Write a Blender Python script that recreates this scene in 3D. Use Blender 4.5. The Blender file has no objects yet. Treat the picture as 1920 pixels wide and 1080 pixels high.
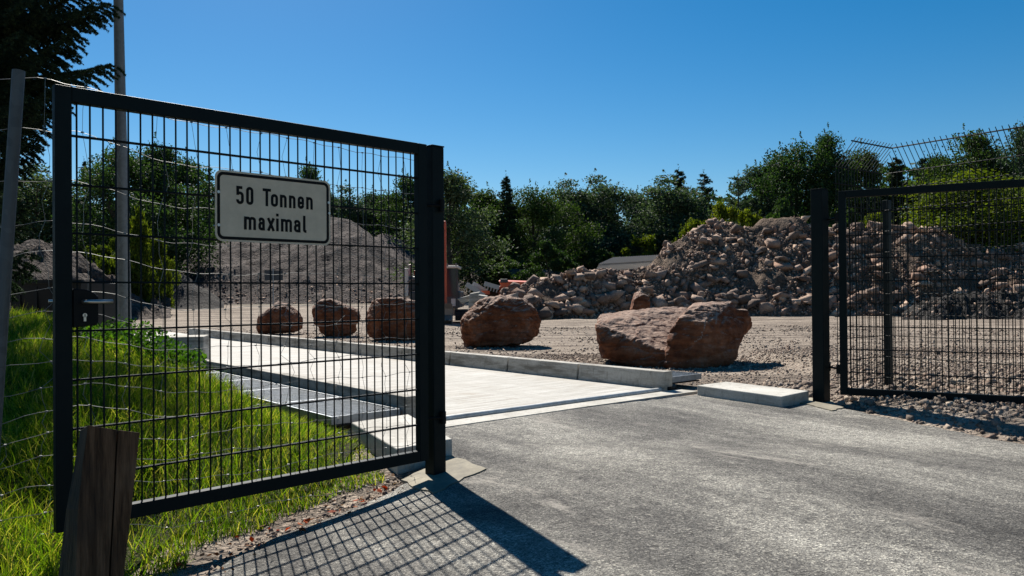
import bpy, bmesh, math, random
import numpy as np
from mathutils import Vector, Matrix, noise as mnoise

# ------------------------------------------------------------------ camera, world, sun, exposure
random.seed(7); RNG = np.random.default_rng(11)
SC = bpy.context.scene; COL = SC.collection
F = 1450.0; CAMZ = 1.01; PITCH = 0.0072; ROLL = 0.0077
FWD = np.array([0, math.cos(PITCH), math.sin(PITCH)])
RIGHT = np.array([math.cos(ROLL), 0, -math.sin(ROLL)])
UP = np.cross(RIGHT, FWD); UP /= np.linalg.norm(UP); FWD = np.cross(UP, RIGHT)
cd = bpy.data.cameras.new('camera'); cam = bpy.data.objects.new('camera', cd); COL.objects.link(cam)
cd.sensor_width = 36; cd.lens = 36 * F / 1920; cd.clip_start = .05; cd.clip_end = 3000
cam.matrix_world = Matrix(((RIGHT[0], UP[0], -FWD[0], 0), (RIGHT[1], UP[1], -FWD[1], 0), (RIGHT[2], UP[2], -FWD[2], CAMZ), (0, 0, 0, 1)))
SC.camera = cam
AZ = math.radians(-20.3); EL = math.radians(43.8)
w = bpy.data.worlds.new('World'); SC.world = w; w.use_nodes = True
nt = w.node_tree; nt.nodes.clear()
sky = nt.nodes.new('ShaderNodeTexSky'); sky.sky_type = 'NISHITA'; sky.sun_disc = False
sky.sun_elevation = EL; sky.sun_rotation = AZ; sky.air_density = 1.0; sky.dust_density = .25; sky.ozone_density = 3.0; sky.altitude = 300
hs = nt.nodes.new('ShaderNodeHueSaturation'); hs.inputs['Saturation'].default_value = 1.46; hs.inputs['Hue'].default_value = .495
bg = nt.nodes.new('ShaderNodeBackground'); bg.inputs['Strength'].default_value = .050
wo = nt.nodes.new('ShaderNodeOutputWorld')
nt.links.new(sky.outputs[0], hs.inputs['Color']); nt.links.new(hs.outputs[0], bg.inputs[0]); nt.links.new(bg.outputs[0], wo.inputs[0])
sd = bpy.data.lights.new('sun', 'SUN'); sd.energy = 5.0; sd.angle = math.radians(.5); sd.color = (1, .955, .88)
sun = bpy.data.objects.new('sun', sd); COL.objects.link(sun)
sv = Vector((math.sin(AZ) * math.cos(EL), math.cos(AZ) * math.cos(EL), math.sin(EL)))
sun.rotation_euler = sv.to_track_quat('Z', 'Y').to_euler(); sun.location = (-8, 20, 30)
SC.view_settings.view_transform = 'Standard'; SC.view_settings.look = 'None'
SC.view_settings.exposure = .885; SC.view_settings.gamma = 1

# ------------------------------------------------------------------ pixel helpers (1920x1080 pixels of the photo)
def ray(u, v):
    return FWD + RIGHT * ((u - 960) / F) + UP * ((540 - v) / F)
def at(u, v, d):
    r = ray(u, v); return np.array([0, 0, CAMZ]) + r * (d / r[1])
def gz(u, v, z=0.0):
    r = ray(u, v); return np.array([0, 0, CAMZ]) + r * ((z - CAMZ) / r[2])
def S(x, a, b):
    t = np.clip((np.asarray(x, float) - a) / (b - a), 0, 1); return t * t * (3 - 2 * t)
def vnoise(x, y, seed=0):
    x = np.asarray(x, float); y = np.asarray(y, float)
    xi = np.floor(x); yi = np.floor(y); fx = x - xi; fy = y - yi
    fx = fx * fx * (3 - 2 * fx); fy = fy * fy * (3 - 2 * fy)
    def h(a, b):
        n = np.sin(a * 127.1 + b * 311.7 + seed * 74.7) * 43758.5453
        return n - np.floor(n)
    return (h(xi, yi) * (1 - fx) + h(xi + 1, yi) * fx) * (1 - fy) + (h(xi, yi + 1) * (1 - fx) + h(xi + 1, yi + 1) * fx) * fy - .5
def fbm(x, y, seed=0, o=4):
    s = 0; a = 1
    for i in range(o):
        s = s + a * vnoise(np.asarray(x) * 2 ** i, np.asarray(y) * 2 ** i, seed + i); a *= .5
    return s

# weighbridge frame: origin at near outer end of the left kerb, L runs away, C runs across to the right
K0 = np.array([-.853, 6.1]); L = np.array([-.643, .766]); C = np.array([.766, .643])
def W(a, c, z): p = K0 + L * a + C * c; return (p[0], p[1], z)
def camber(X, Y):
    f = lambda x: np.interp(x, [-3, -1.6, -1.11, -.42, .3, 1.0, 2.0, 3.0, 3.6], [-.16, -.15, -.13, -.05, .065, .095, .075, .02, 0])
    return (f(X - .25) + f(X - .1) + f(X + .1) + f(X + .25)) / 4 * (1 - S(Y, 3.9, 5.6))
def zt(X, Y):
    X = np.asarray(X, float); Y = np.asarray(Y, float)
    base = np.interp(Y, [0, 14, 30, 36, 45, 55, 70, 120, 500], [0, 0, -.15, -.17, -.02, .35, .7, 1.0, 1.0])
    q = -((X - K0[0]) * C[0] + (Y - K0[1]) * C[1])
    xe = np.interp(Y, [0, 1.5, 2.79, 3.6, 4.46, 6, 8], [-1.6, -1.5, -1.29, -1.14, -.55, -.6, 0])
    e = xe - X
    bank = .70 * (.35 * S(q, .62, 1.3) + .65 * S(q, .85, 2.3)) * S(e, .15, 1.7) * (.10 + .90 * S(Y, 3.3, 7.2)) * (1 - S(Y, 8.8, 12.5))
    bank = bank * (1 + .12 * vnoise(X * 1.6, Y * 1.6, 5)) + .03 * S(e, .1, .5) * S(q, .6, .9) * (1 - S(Y, 10, 12))
    xr = np.interp(Y, [0, 4.96, 6.75, 7.1, 9], [5.1, 3.33, 2.80, 2.9, 3.6])
    er = X - xr
    sh = .11 * S(er, .0, .45) * (1 - S(Y, 10, 16)) * S(Y, -3, 0)
    return base + bank + sh - .012 + camber(X, Y) * (1 - S(e, .4, 1.6))

# ------------------------------------------------------------------ mesh helpers
MATS = {}
ROOTM = {}
def finish(o, label=None, cat=None, group=None, kind=None):
    if label: o['label'] = label
    if cat: o['category'] = cat
    if group: o['group'] = group
    if kind: o['kind'] = kind
    return o
def empty(name, loc, rz=0, label=None, cat=None, group=None):
    o = bpy.data.objects.new(name, None); COL.objects.link(o); o.location = loc; o.rotation_euler = (0, 0, rz); o.empty_display_size = .2
    ROOTM[o] = Matrix.Translation(Vector(loc)) @ Matrix.Rotation(rz, 4, 'Z')
    return finish(o, label, cat, group)
def mesh_from(name, V, Fc, mat=None, smooth=False):
    me = bpy.data.meshes.new(name)
    if isinstance(Fc, np.ndarray):
        V = np.asarray(V, np.float32); n = Fc.shape[0]; k = Fc.shape[1]
        me.vertices.add(len(V)); me.vertices.foreach_set('co', V.ravel())
        me.loops.add(n * k); me.loops.foreach_set('vertex_index', Fc.astype(np.int32).ravel())
        me.polygons.add(n); me.polygons.foreach_set('loop_start', np.arange(0, n * k, k, dtype=np.int32))
        me.polygons.foreach_set('loop_total', np.full(n, k, np.int32)); me.update(calc_edges=True)
    else:
        me.from_pydata([tuple(map(float, v)) for v in V], [], [tuple(map(int, f)) for f in Fc]); me.update()
    if mat: me.materials.append(mat)
    if smooth: me.polygons.foreach_set('use_smooth', np.ones(len(me.polygons), bool))
    return me
def link(name, me, parent=None, world=True):
    o = bpy.data.objects.new(name, me); COL.objects.link(o)
    if parent is not None:
        o.parent = parent
        if world:
            me.transform(ROOTM[parent].inverted()) if parent in ROOTM else None
            ROOTM[o] = ROOTM.get(parent, Matrix())
    return o
def box_around(pts):
    p = np.asarray(pts, float); return p
class MB:
    def __init__(s): s.v = []; s.f = []
    def add(s, V, Fc):
        n = len(s.v); s.v += [tuple(map(float, p)) for p in V]; s.f += [tuple(int(i) + n for i in f) for f in Fc]; return s
    def hexa(s, b, t):      # bottom 4 pts, top 4 pts, same winding
        n = len(b); fs = [tuple(range(n))[::-1], tuple(range(n, 2 * n))] + [(i, (i + 1) % n, n + (i + 1) % n, n + i) for i in range(n)]
        return s.add(list(b) + list(t), fs)
    def box(s, c, size, ax=None, ay=None, az=None):
        c = np.array(c, float); ax = np.array(ax if ax is not None else (1, 0, 0), float); az = np.array(az if az is not None else (0, 0, 1), float)
        ay = np.array(ay, float) if ay is not None else np.cross(az, ax)
        x, y, z = ax * size[0] / 2, ay * size[1] / 2, az * size[2] / 2
        return s.hexa([c - x - y - z, c + x - y - z, c + x + y - z, c - x + y - z], [c - x - y + z, c + x - y + z, c + x + y + z, c - x + y + z])
    def tube(s, pts, r, k=6, r2=None, cap=True):
        P = [np.array(p, float) for p in pts]; n = len(P); rings = []
        prev = None
        for i in range(n):
            d = P[min(i + 1, n - 1)] - P[max(i - 1, 0)]; d /= (np.linalg.norm(d) + 1e-9)
            if prev is None:
                h = np.array([0, 0, 1.]) if abs(d[2]) < .9 else np.array([1., 0, 0])
                a = np.cross(d, h)
            else: a = prev - d * np.dot(prev, d)
            a /= np.linalg.norm(a) + 1e-9; prev = a; b = np.cross(d, a)
            ri = r if r2 is None else r + (r2 - r) * i / max(n - 1, 1)
            if isinstance(r, (list, tuple)): ri = r[i]
            rings.append([P[i] + ri * (a * math.cos(2 * math.pi * j / k) + b * math.sin(2 * math.pi * j / k)) for j in range(k)])
        V = [q for g in rings for q in g]; Fs = []
        for i in range(n - 1):
            for j in range(k):
                Fs.append((i * k + j, i * k + (j + 1) % k, (i + 1) * k + (j + 1) % k, (i + 1) * k + j))
        if cap: Fs += [tuple(range(k))[::-1], tuple((n - 1) * k + j for j in range(k))]
        return s.add(V, Fs)
    def build(s, name, mat, parent=None, smooth=False, bevel=0, seg=2):
        me = mesh_from(name, s.v, s.f, mat, smooth)
        bm = bmesh.new(); bm.from_mesh(me); bmesh.ops.recalc_face_normals(bm, faces=bm.faces); bm.to_mesh(me); bm.free()
        o = link(name, me, parent)
        if bevel:
            m = o.modifiers.new('bevel', 'BEVEL'); m.width = bevel; m.segments = seg; m.limit_method = 'ANGLE'; m.angle_limit = math.radians(40)
        return o

# ------------------------------------------------------------------ materials
class NT:
    def __init__(s, name):
        s.m = bpy.data.materials.new(name); s.m.use_nodes = True; s.t = s.m.node_tree; s.t.nodes.clear()
        s.out = s.n('ShaderNodeOutputMaterial')
    def n(s, typ, **kw):
        nd = s.t.nodes.new(typ)
        for k, v in kw.items():
            if k in nd.inputs: nd.inputs[k].default_value = v
            else: setattr(nd, k, v)
        return nd
    def l(s, a, b): s.t.links.new(a, b)
    def coord(s, obj=True):
        tc = s.n('ShaderNodeTexCoord'); return tc.outputs['Object'] if obj else tc.outputs['Generated']
    def noise(s, scale, detail=4, rough=.55, vec=None, mapscale=None):
        nd = s.n('ShaderNodeTexNoise'); nd.inputs['Scale'].default_value = scale; nd.inputs['Detail'].default_value = detail; nd.inputs['Roughness'].default_value = rough
        v = vec if vec is not None else s.coord()
        if mapscale:
            if len(mapscale) > 3:
                m0 = s.n('ShaderNodeMapping'); m0.inputs['Rotation'].default_value = (0, 0, mapscale[3]); s.l(v, m0.inputs[0]); v = m0.outputs[0]
            mp = s.n('ShaderNodeMapping'); mp.inputs['Scale'].default_value = mapscale[:3]
            s.l(v, mp.inputs[0]); v = mp.outputs[0]
        s.l(v, nd.inputs['Vector']); return nd.outputs['Fac']
    def voro(s, scale, feat='F1', out='Distance', vec=None, rnd=1):
        nd = s.n('ShaderNodeTexVoronoi'); nd.feature = feat; nd.inputs['Scale'].default_value = scale; nd.inputs['Randomness'].default_value = rnd
        s.l(vec if vec is not None else s.coord(), nd.inputs['Vector']); return nd.outputs[out]
    def ramp(s, fac, stops):
        r = s.n('ShaderNodeValToRGB'); el = r.color_ramp.elements
        while len(el) < len(stops): el.new(.5)
        for e, (p, c) in zip(el, stops): e.position = p; e.color = (*c, 1) if len(c) == 3 else c
        s.l(fac, r.inputs[0]); return r.outputs[0]
    def mix(s, fac, a, b, mode='MIX'):
        m = s.n('ShaderNodeMix'); m.data_type = 'RGBA'; m.blend_type = mode
        for sock, val in ((m.inputs[0], fac), (m.inputs[6], a), (m.inputs[7], b)):
            if isinstance(val, (int, float)): sock.default_value = val
            elif isinstance(val, tuple): sock.default_value = (*val, 1)
            else: s.l(val, sock)
        return m.outputs[2]
    def math(s, op, a, b=None):
        m = s.n('ShaderNodeMath'); m.operation = op
        for i, val in enumerate((a, b)):
            if val is None: continue
            if isinstance(val, (int, float)): m.inputs[i].default_value = val
            else: s.l(val, m.inputs[i])
        return m.outputs[0]
    def bump(s, h, strength=.5, dist=.02, prev=None):
        b = s.n('ShaderNodeBump'); b.inputs['Strength'].default_value = strength; b.inputs['Distance'].default_value = dist
        s.l(h, b.inputs['Height'])
        if prev is not None: s.l(prev, b.inputs['Normal'])
        return b.outputs[0]
    def pbr(s, color, rough=.8, normal=None, metal=0, spec=.4):
        p = s.n('ShaderNodeBsdfPrincipled')
        for sock, val in ((p.inputs['Base Color'], color), (p.inputs['Roughness'], rough), (p.inputs['Metallic'], metal)):
            if isinstance(val, (int, float)): sock.default_value = val
            elif isinstance(val, tuple): sock.default_value = (*val, 1)
            else: s.l(val, sock)
        p.inputs['Specular IOR Level'].default_value = spec
        if normal is not None: s.l(normal, p.inputs['Normal'])
        s.l(p.outputs[0], s.out.inputs[0]); return s.m

def m_asphalt():
    t = NT('asphalt'); al = -math.atan2(L[1], L[0]) + .10
    big = t.noise(.6, 6, .6); streak = t.noise(1.0, 8, .65, mapscale=(.28, 1.5, 1, al)); st2 = t.noise(3.4, 9, .76, mapscale=(.5, 1.5, 1, al + .2))
    fine = t.noise(110, 5, .85); med = t.noise(14, 9, .8)
    def cell(sc):
        sp = t.n('ShaderNodeSeparateColor'); t.l(t.voro(sc, out='Color'), sp.inputs[0]); return sp.outputs[0], sp.outputs[1]
    c1, c1b = cell(120); c2, c2b = cell(240)
    m_ = t.math('ADD', t.math('MULTIPLY', big, .34), t.math('ADD', t.math('MULTIPLY', streak, .44), t.math('MULTIPLY', st2, .22)))
    base = t.ramp(m_, [(.40, (.086, .081, .076)), (.46, (.150, .141, .130)), (.52, (.245, .231, .208)), (.585, (.36, .34, .305))])
    base = t.mix(.75, base, t.ramp(med, [(.30, (.35, .35, .35)), (.47, (.9, .9, .9)), (.68, (1.5, 1.5, 1.46))]), 'MULTIPLY')
    base = t.mix(.85, base, t.ramp(c1, [(0, (.35, .35, .36)), (.3, (.8, .8, .8)), (.8, (1.1, 1.1, 1.08)), (1, (1.9, 1.88, 1.8))]), 'MULTIPLY')
    base = t.mix(.85, base, t.ramp(c2, [(0, (.4, .4, .41)), (.5, (.95, .95, .95)), (1, (1.7, 1.68, 1.6))]), 'MULTIPLY')
    base = t.mix(.6, base, t.ramp(fine, [(.3, (.4, .4, .4)), (.5, (1, 1, 1)), (.7, (1.7, 1.7, 1.65))]), 'MULTIPLY')
    d_ = t.noise(2.2, 10, .78, mapscale=(.4, 1.3, 1, al)); base = t.mix(t.ramp(d_, [(.57, (0, 0, 0)), (.64, (.75, .75, .75))]), base, (.39, .355, .305))
    cr = t.ramp(t.noise(5, 9, .8, mapscale=(.6, 1.6, 1, al)), [(.30, (.8, .8, .8)), (.36, (0, 0, 0))]); base = t.mix(cr, base, (.035, .034, .033))
    b = t.bump(t.voro(120), .8, .008); b = t.bump(t.voro(240), .5, .004, b); b = t.bump(med, .7, .03, b)
    return t.pbr(base, .9, b, spec=.2)
def m_ground():
    t = NT('gravel_ground')
    geo = t.n('ShaderNodeNewGeometry'); sx = t.n('ShaderNodeSeparateXYZ'); t.l(geo.outputs['Position'], sx.inputs[0])
    v1 = t.voro(22, out='Color'); s1 = t.n('ShaderNodeSeparateColor'); t.l(v1, s1.inputs[0])
    v2 = t.voro(55, out='Color'); s2 = t.n('ShaderNodeSeparateColor'); t.l(v2, s2.inputs[0])
    c = t.ramp(t.noise(1.3, 6, .6), [(.3, (.10, .08, .063)), (.5, (.18, .145, .116)), (.7, (.275, .23, .185))])
    c = t.mix(.7, c, t.ramp(s1.outputs[0], [(0, (.35, .33, .31)), (.5, (.85, .82, .8)), (1, (1.5, 1.45, 1.4))]), 'MULTIPLY')
    c = t.mix(.6, c, t.ramp(s2.outputs[1], [(0, (.4, .4, .4)), (1, (1.5, 1.5, 1.48))]), 'MULTIPLY')
    tr = t.ramp(t.noise(.5, 4, .5, mapscale=(.35, 2.6, 1, .05)), [(.42, (0, 0, 0)), (.6, (.6, .6, .6))])
    c = t.mix(tr, c, (.40, .33, .26))
    far = t.ramp(t.math('MULTIPLY', t.math('ADD', sx.outputs[1], t.math('MULTIPLY', t.noise(.2, 3), 14)), .01), [(.60, (0, 0, 0)), (.70, (1, 1, 1))])
    c = t.mix(far, c, t.ramp(t.noise(.9, 5), [(.3, (.018, .024, .008)), (.7, (.05, .06, .02))]))
    b = t.bump(t.voro(22), .9, .03); b = t.bump(t.voro(55), .7, .012, b); b = t.bump(t.noise(2.2, 8, .7), .7, .10, b)
    return t.pbr(c, .95, b, spec=.15)
def m_concrete(name='concrete', lo=(.33, .305, .26), hi=(.50, .47, .415), stain=True, sk=1.0):
    t = NT(name)
    c = t.ramp(t.noise(2.2, 7, .65), [(.3, lo), (.7, hi)])
    c = t.mix(.35, c, t.ramp(t.noise(60, 4, .7), [(.35, (.6, .6, .6)), (.65, (1.15, 1.15, 1.15))]), 'MULTIPLY')
    if stain:
        st = t.ramp(t.noise(1.6, 9, .75, mapscale=(1, 1, 7)), [(.44, (0, 0, 0)), (.62, (.85, .85, .85))])
        c = t.mix(t.math('MULTIPLY', st, sk), c, (.13, .115, .09))
        c = t.mix(t.ramp(t.noise(11, 8, .8, mapscale=(1, 1, .35)), [(.54, (0, 0, 0)), (.68, (.7, .7, .7))]), c, (.11, .10, .08))
    c = t.mix(t.ramp(t.voro(38), [(.05, (.7, .7, .7)), (.12, (0, 0, 0))]), c, (.15, .14, .12))
    b = t.bump(t.noise(90, 5, .7), .35, .003); b = t.bump(t.noise(9, 5), .3, .01, b)
    return t.pbr(c, .85, b, spec=.3)
def m_deck():
    t = NT('brushed_concrete')
    a = math.atan2(C[1], C[0])
    br = t.noise(5, 8, .72, mapscale=(.30, 5.5, 1, -a))
    c = t.ramp(br, [(.34, (.25, .228, .195)), (.5, (.40, .38, .34)), (.66, (.53, .51, .475))])
    c = t.mix(t.ramp(t.noise(.8, 5, .6), [(.5, (0, 0, 0)), (.75, (.6, .6, .6))]), c, (.30, .255, .205))
    c = t.mix(.5, c, t.ramp(t.noise(120, 3, .7), [(.35, (.6, .6, .6)), (.65, (1.2, 1.2, 1.2))]), 'MULTIPLY')
    al = -math.atan2(L[1], L[0])
    c = t.mix(t.ramp(t.noise(1.2, 8, .7, mapscale=(.16, 2.4, 1, al)), [(.50, (0, 0, 0)), (.72, (.35, .35, .35))]), c, (.25, .22, .18))
    c = t.mix(t.ramp(t.noise(3.1, 9, .8), [(.56, (0, 0, 0)), (.68, (.6, .6, .6))]), c, (.27, .225, .165))
    b = t.bump(br, .5, .006); return t.pbr(c, .85, b, spec=.3)
def m_paint(name, col, rough=.42, spec=.5):
    t = NT(name)
    c = t.mix(.5, col, t.ramp(t.noise(6, 6, .7), [(.3, (.6, .6, .6)), (.7, (1.35, 1.35, 1.35))]), 'MULTIPLY')
    return t.pbr(c, t.math('ADD', t.math('MULTIPLY', t.noise(9, 5), .25), rough - .1), t.bump(t.noise(300, 2), .05, .001), spec=spec)
def m_galv(name='galvanised_steel', col=(.30, .31, .31), rough=.5, metal=.6):
    t = NT(name)
    v = t.voro(26, out='Color'); sp = t.n('ShaderNodeSeparateColor'); t.l(v, sp.inputs[0])
    c = t.mix(.4, col, t.ramp(sp.outputs[0], [(0, (.65, .65, .65)), (1, (1.3, 1.3, 1.3))]), 'MULTIPLY')
    c = t.mix(t.ramp(t.noise(4, 6, .7, mapscale=(1, 1, .2)), [(.5, (0, 0, 0)), (.75, (.6, .6, .6))]), c, (.13, .125, .11))
    return t.pbr(c, rough, metal=metal)
def m_wood():
    t = NT('old_timber')
    g = t.noise(9, 8, .72, mapscale=(6, 6, .35)); g2 = t.noise(3, 5, .6)
    c = t.ramp(g, [(.30, (.014, .008, .005)), (.46, (.075, .040, .021)), (.62, (.15, .085, .048))])
    c = t.mix(t.ramp(g2, [(.45, (0, 0, 0)), (.65, (.7, .7, .7))]), c, (.03, .022, .018))
    c = t.mix(t.ramp(t.noise(1.7, 4), [(.55, (0, 0, 0)), (.7, (.5, .5, .5))]), c, (.24, .18, .125))
    b = t.bump(g, .7, .012); b = t.bump(t.noise(50, 5, .7), .3, .003, b); return t.pbr(c, .85, b, spec=.2)
def m_rock(name, stops, scale=1.0, bump=.9, rnd=False, patch=None):
    t = NT(name)
    n1 = t.noise(1.6 * scale, 9, .66); n2 = t.noise(9 * scale, 9, .75); st = t.noise(2.4 * scale, 7, .65, mapscale=(1, 1, 6))
    c = t.ramp(t.math('ADD', t.math('MULTIPLY', n1, .6), t.math('MULTIPLY', st, .4)), stops)
    c = t.mix(.65, c, t.ramp(n2, [(.3, (.45, .43, .42)), (.5, (.95, .95, .95)), (.7, (1.5, 1.5, 1.5))]), 'MULTIPLY')
    if rnd:
        oi = t.n('ShaderNodeObjectInfo'); ge = t.n('ShaderNodeNewGeometry')
        r = t.math('FRACT', t.math('ADD', t.math('MULTIPLY', oi.outputs['Random'], 7.3), t.math('MULTIPLY', ge.outputs['Random Per Island'], 5.7)))
        c = t.mix(.85, c, t.ramp(r, [(0, (.34, .30, .28)), (.25, (.62, .58, .56)), (.45, (1.0, .82, .74)), (.65, (.95, .93, .93)), (.85, (1.3, 1.22, 1.12)), (1, (1.95, 1.88, 1.75))]), 'MULTIPLY')
    if patch:
        c = t.mix(t.ramp(t.noise(3.2 * scale, 7, .7), [(.55, (0, 0, 0)), (.75, (.55, .55, .55))]), c, patch)
        ge = t.n('ShaderNodeNewGeometry'); sz_ = t.n('ShaderNodeSeparateXYZ'); t.l(ge.outputs['Normal'], sz_.inputs[0])
        lit_top = t.math('MULTIPLY', t.ramp(sz_.outputs[2], [(.45, (0, 0, 0)), (.85, (.85, .85, .85))]), t.ramp(n2, [(.35, (.3, .3, .3)), (.55, (1, 1, 1))]))
        c = t.mix(lit_top, c, (.34, .25, .195))  # sunlit look of the tops put into the colour of upward faces
        c = t.mix(t.ramp(t.noise(4 * scale, 10, .8, mapscale=(.5, .5, 9)), [(.28, (.9, .9, .9)), (.38, (0, 0, 0))]), c, (.02, .012, .01))
    b = t.bump(n2, bump, .03 / scale); b = t.bump(t.voro(7 * scale), .5, .05 / scale, b); b = t.bump(t.noise(60 * scale, 6, .75), .6, .006 / scale, b)
    return t.pbr(c, .9, b, spec=.18)
def m_heap(name, a, b_, c_, sc=1.0):
    t = NT(name)
    s1 = t.voro(6 * sc, out='Color'); sp = t.n('ShaderNodeSeparateColor'); t.l(s1, sp.inputs[0])
    s2 = t.voro(14 * sc, out='Color'); sp2 = t.n('ShaderNodeSeparateColor'); t.l(s2, sp2.inputs[0])
    c = t.ramp(t.noise(.35 * sc, 7, .62), [(.3, a), (.5, b_), (.7, c_)])
    c = t.mix(.6, c, t.ramp(sp.outputs[0], [(0, (.4, .4, .4)), (1, (1.5, 1.48, 1.45))]), 'MULTIPLY')
    c = t.mix(.5, c, t.ramp(sp2.outputs[0], [(0, (.4, .4, .4)), (1, (1.5, 1.5, 1.5))]), 'MULTIPLY')
    b = t.bump(t.voro(6 * sc), .9, .12 / sc); b = t.bump(t.voro(14 * sc), .7, .05 / sc, b); b = t.bump(t.noise(.8 * sc, 8, .7), .8, .5 / sc, b)
    return t.pbr(c, .95, b, spec=.1)
def m_leaf(name, cols, trans=.35, spec=.3, tcol=(1.2, 1.5, .5)):
    t = NT(name)
    ge = t.n('ShaderNodeNewGeometry'); oi = t.n('ShaderNodeObjectInfo')
    r = t.math('FRACT', t.math('ADD', ge.outputs['Random Per Island'], 0.0))
    c = t.ramp(r, [(i / (len(cols) - 1), k) for i, k in enumerate(cols)])
    c = t.mix(.8, c, t.ramp(oi.outputs['Random'], [(0, (.7, .78, .8)), (.5, (1, 1, 1)), (1, (1.35, 1.2, .85))]), 'MULTIPLY')
    p = t.n('ShaderNodeBsdfPrincipled'); p.inputs['Roughness'].default_value = .7; p.inputs['Specular IOR Level'].default_value = spec * .32
    t.l(c, p.inputs['Base Color'])
    tr = t.n('ShaderNodeBsdfTranslucent'); t.l(t.mix(1.0, c, tcol, 'MULTIPLY'), tr.inputs[0])
    mx = t.n('ShaderNodeMixShader'); mx.inputs[0].default_value = trans
    t.l(p.outputs[0], mx.inputs[1]); t.l(tr.outputs[0], mx.inputs[2]); t.l(mx.outputs[0], t.out.inputs[0]); return t.m
def m_flat(name, col, rough=.6, metal=0, spec=.4):
    t = NT(name); c = t.mix(.3, col, t.ramp(t.noise(12, 5, .7), [(.3, (.6, .6, .6)), (.7, (1.3, 1.3, 1.3))]), 'MULTIPLY')
    return t.pbr(c, rough, metal=metal, spec=spec)

ASPH = m_asphalt(); GROUND = m_ground(); CONC = m_concrete(); DECK = m_deck()
PAD = m_concrete('pale_concrete', (.38, .355, .305), (.54, .515, .46), True, .45)
GATE = m_paint('dark_green_coating', (.0035, .0080, .0088), .55, .12)
FENC = m_paint('dark_fence_coating', (.0045, .009, .009), .5, .18)
GALV = m_galv(); GALVD = m_galv('dull_grey_tube', (.095, .097, .094), .65, .2); GALVP = m_galv('weathered_pole_steel', (.17, .175, .175), .6, .3)
WIRE = m_galv('bare_wire', (.22, .22, .21), .5, .7)
WOOD = m_wood()
RED = m_rock('red_sandstone', [(.32, (.040, .013, .007)), (.45, (.125, .043, .019)), (.55, (.225, .088, .042)), (.68, (.32, .18, .115))], 1.0, 1.0, patch=(.19, .12, .085))
RUB = m_rock('rubble_stone', [(.3, (.155, .105, .08)), (.5, (.275, .20, .155)), (.7, (.41, .32, .255))], 2.0, .8, rnd=True)
PEB = m_rock('pebble_stone', [(.3, (.13, .10, .08)), (.5, (.23, .19, .155)), (.7, (.36, .315, .27))], 6.0, .5, rnd=True)
DIRT = m_heap('rubble_dirt', (.085, .06, .042), (.145, .102, .074), (.225, .168, .122), 1.8)
HEAP = m_heap('crushed_gravel', (.048, .038, .035), (.078, .063, .057), (.13, .108, .096), .9)
BROWN = m_heap('brown_soil', (.05, .04, .036), (.085, .068, .058), (.17, .14, .115), .8)
DARKS = m_heap('dark_mound', (.03, .028, .028), (.045, .042, .04), (.075, .068, .06), 1.2)
CHROME = m_flat('polished_steel', (.45, .44, .42), .35, 1.0); BLACK = m_flat('black_plastic', (.004, .0045, .005), .5, 0, .12)

# ------------------------------------------------------------------ ground sheet
def axis(parts):
    out = []
    for a, b, n in parts: out += list(np.linspace(a, b, n, endpoint=False))
    return np.array(out + [parts[-1][1]])
xs = axis([(-420, -60, 12), (-60, -14, 40), (-14, -6.5, 40), (-6.5, 6, 150), (6, 16, 40), (16, 60, 40), (60, 420, 12)])
ys = axis([(-12, 1, 16), (1, 12.5, 140), (12.5, 20, 40), (20, 70, 100), (70, 500, 20)])
XX, YY = np.meshgrid(xs, ys)
rough_amp = np.clip(S(YY, 14, 20) * .05 + .012, 0, .05)
ZZ = zt(XX, YY) + fbm(XX * 1.1, YY * 1.1, 3) * rough_amp * .8
nx, ny = len(xs), len(ys)
idx = np.arange(nx * ny).reshape(ny, nx)
Fq = np.stack([idx[:-1, :-1], idx[:-1, 1:], idx[1:, 1:], idx[1:, :-1]], -1).reshape(-1, 4)
me = mesh_from('ground', np.stack([XX, YY, ZZ], -1).reshape(-1, 3), Fq, GROUND, True)
finish(link('ground', me), kind='structure')

def poly_sheet(name, pts, z, mat, jit=0.0, step=.12, th=0, drape=None):
    P = []
    n = len(pts)
    for i in range(n):
        a, b = np.array(pts[i][:2], float), np.array(pts[(i + 1) % n][:2], float); ln = np.linalg.norm(b - a)
        k = max(1, int(ln / step)) if ln < 14 else 1
        nrm = np.array([-(b - a)[1], (b - a)[0]]) / (ln + 1e-9)
        for j in range(k):
            p = a + (b - a) * j / k + (nrm * random.uniform(-jit, jit) if j else 0)
            P.append((p[0], p[1]))
    bm = bmesh.new(); vs = [bm.verts.new((x, y, z)) for x, y in P]; f = bm.faces.new(vs)
    if f.normal.z < 0: bmesh.ops.reverse_faces(bm, faces=[f])
    if th:
        r = bmesh.ops.extrude_face_region(bm, geom=[f]); vv = [g for g in r['geom'] if isinstance(g, bmesh.types.BMVert)]
        bmesh.ops.translate(bm, verts=vv, vec=(0, 0, -th))
    if drape:
        for ax, lo, hi, n in drape:
            for c in np.linspace(lo, hi, n):
                no = (1, 0, 0) if ax == 0 else (0, 1, 0); co = (c, 0, 0) if ax == 0 else (0, c, 0)
                bmesh.ops.bisect_plane(bm, geom=bm.verts[:] + bm.edges[:] + bm.faces[:], plane_co=co, plane_no=no)
        for v in bm.verts: v.co.z += float(camber(v.co.x, v.co.y))
    bmesh.ops.triangulate(bm, faces=bm.faces[:]); bmesh.ops.recalc_face_normals(bm, faces=bm.faces)
    me = bpy.data.meshes.new(name); bm.to_mesh(me); bm.free(); me.materials.append(mat)
    return link(name, me)
wa = lambda a, c: W(a, c, 0)[:2]
left_edge = [(-.52, 4.50), (-.72, 4.14), (-.93, 3.85), (-1.13, 3.58), (-1.24, 3.2), (-1.30, 2.79), (-1.42, 2.2), (-1.5, 1.5), (-1.7, -8)]
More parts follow.
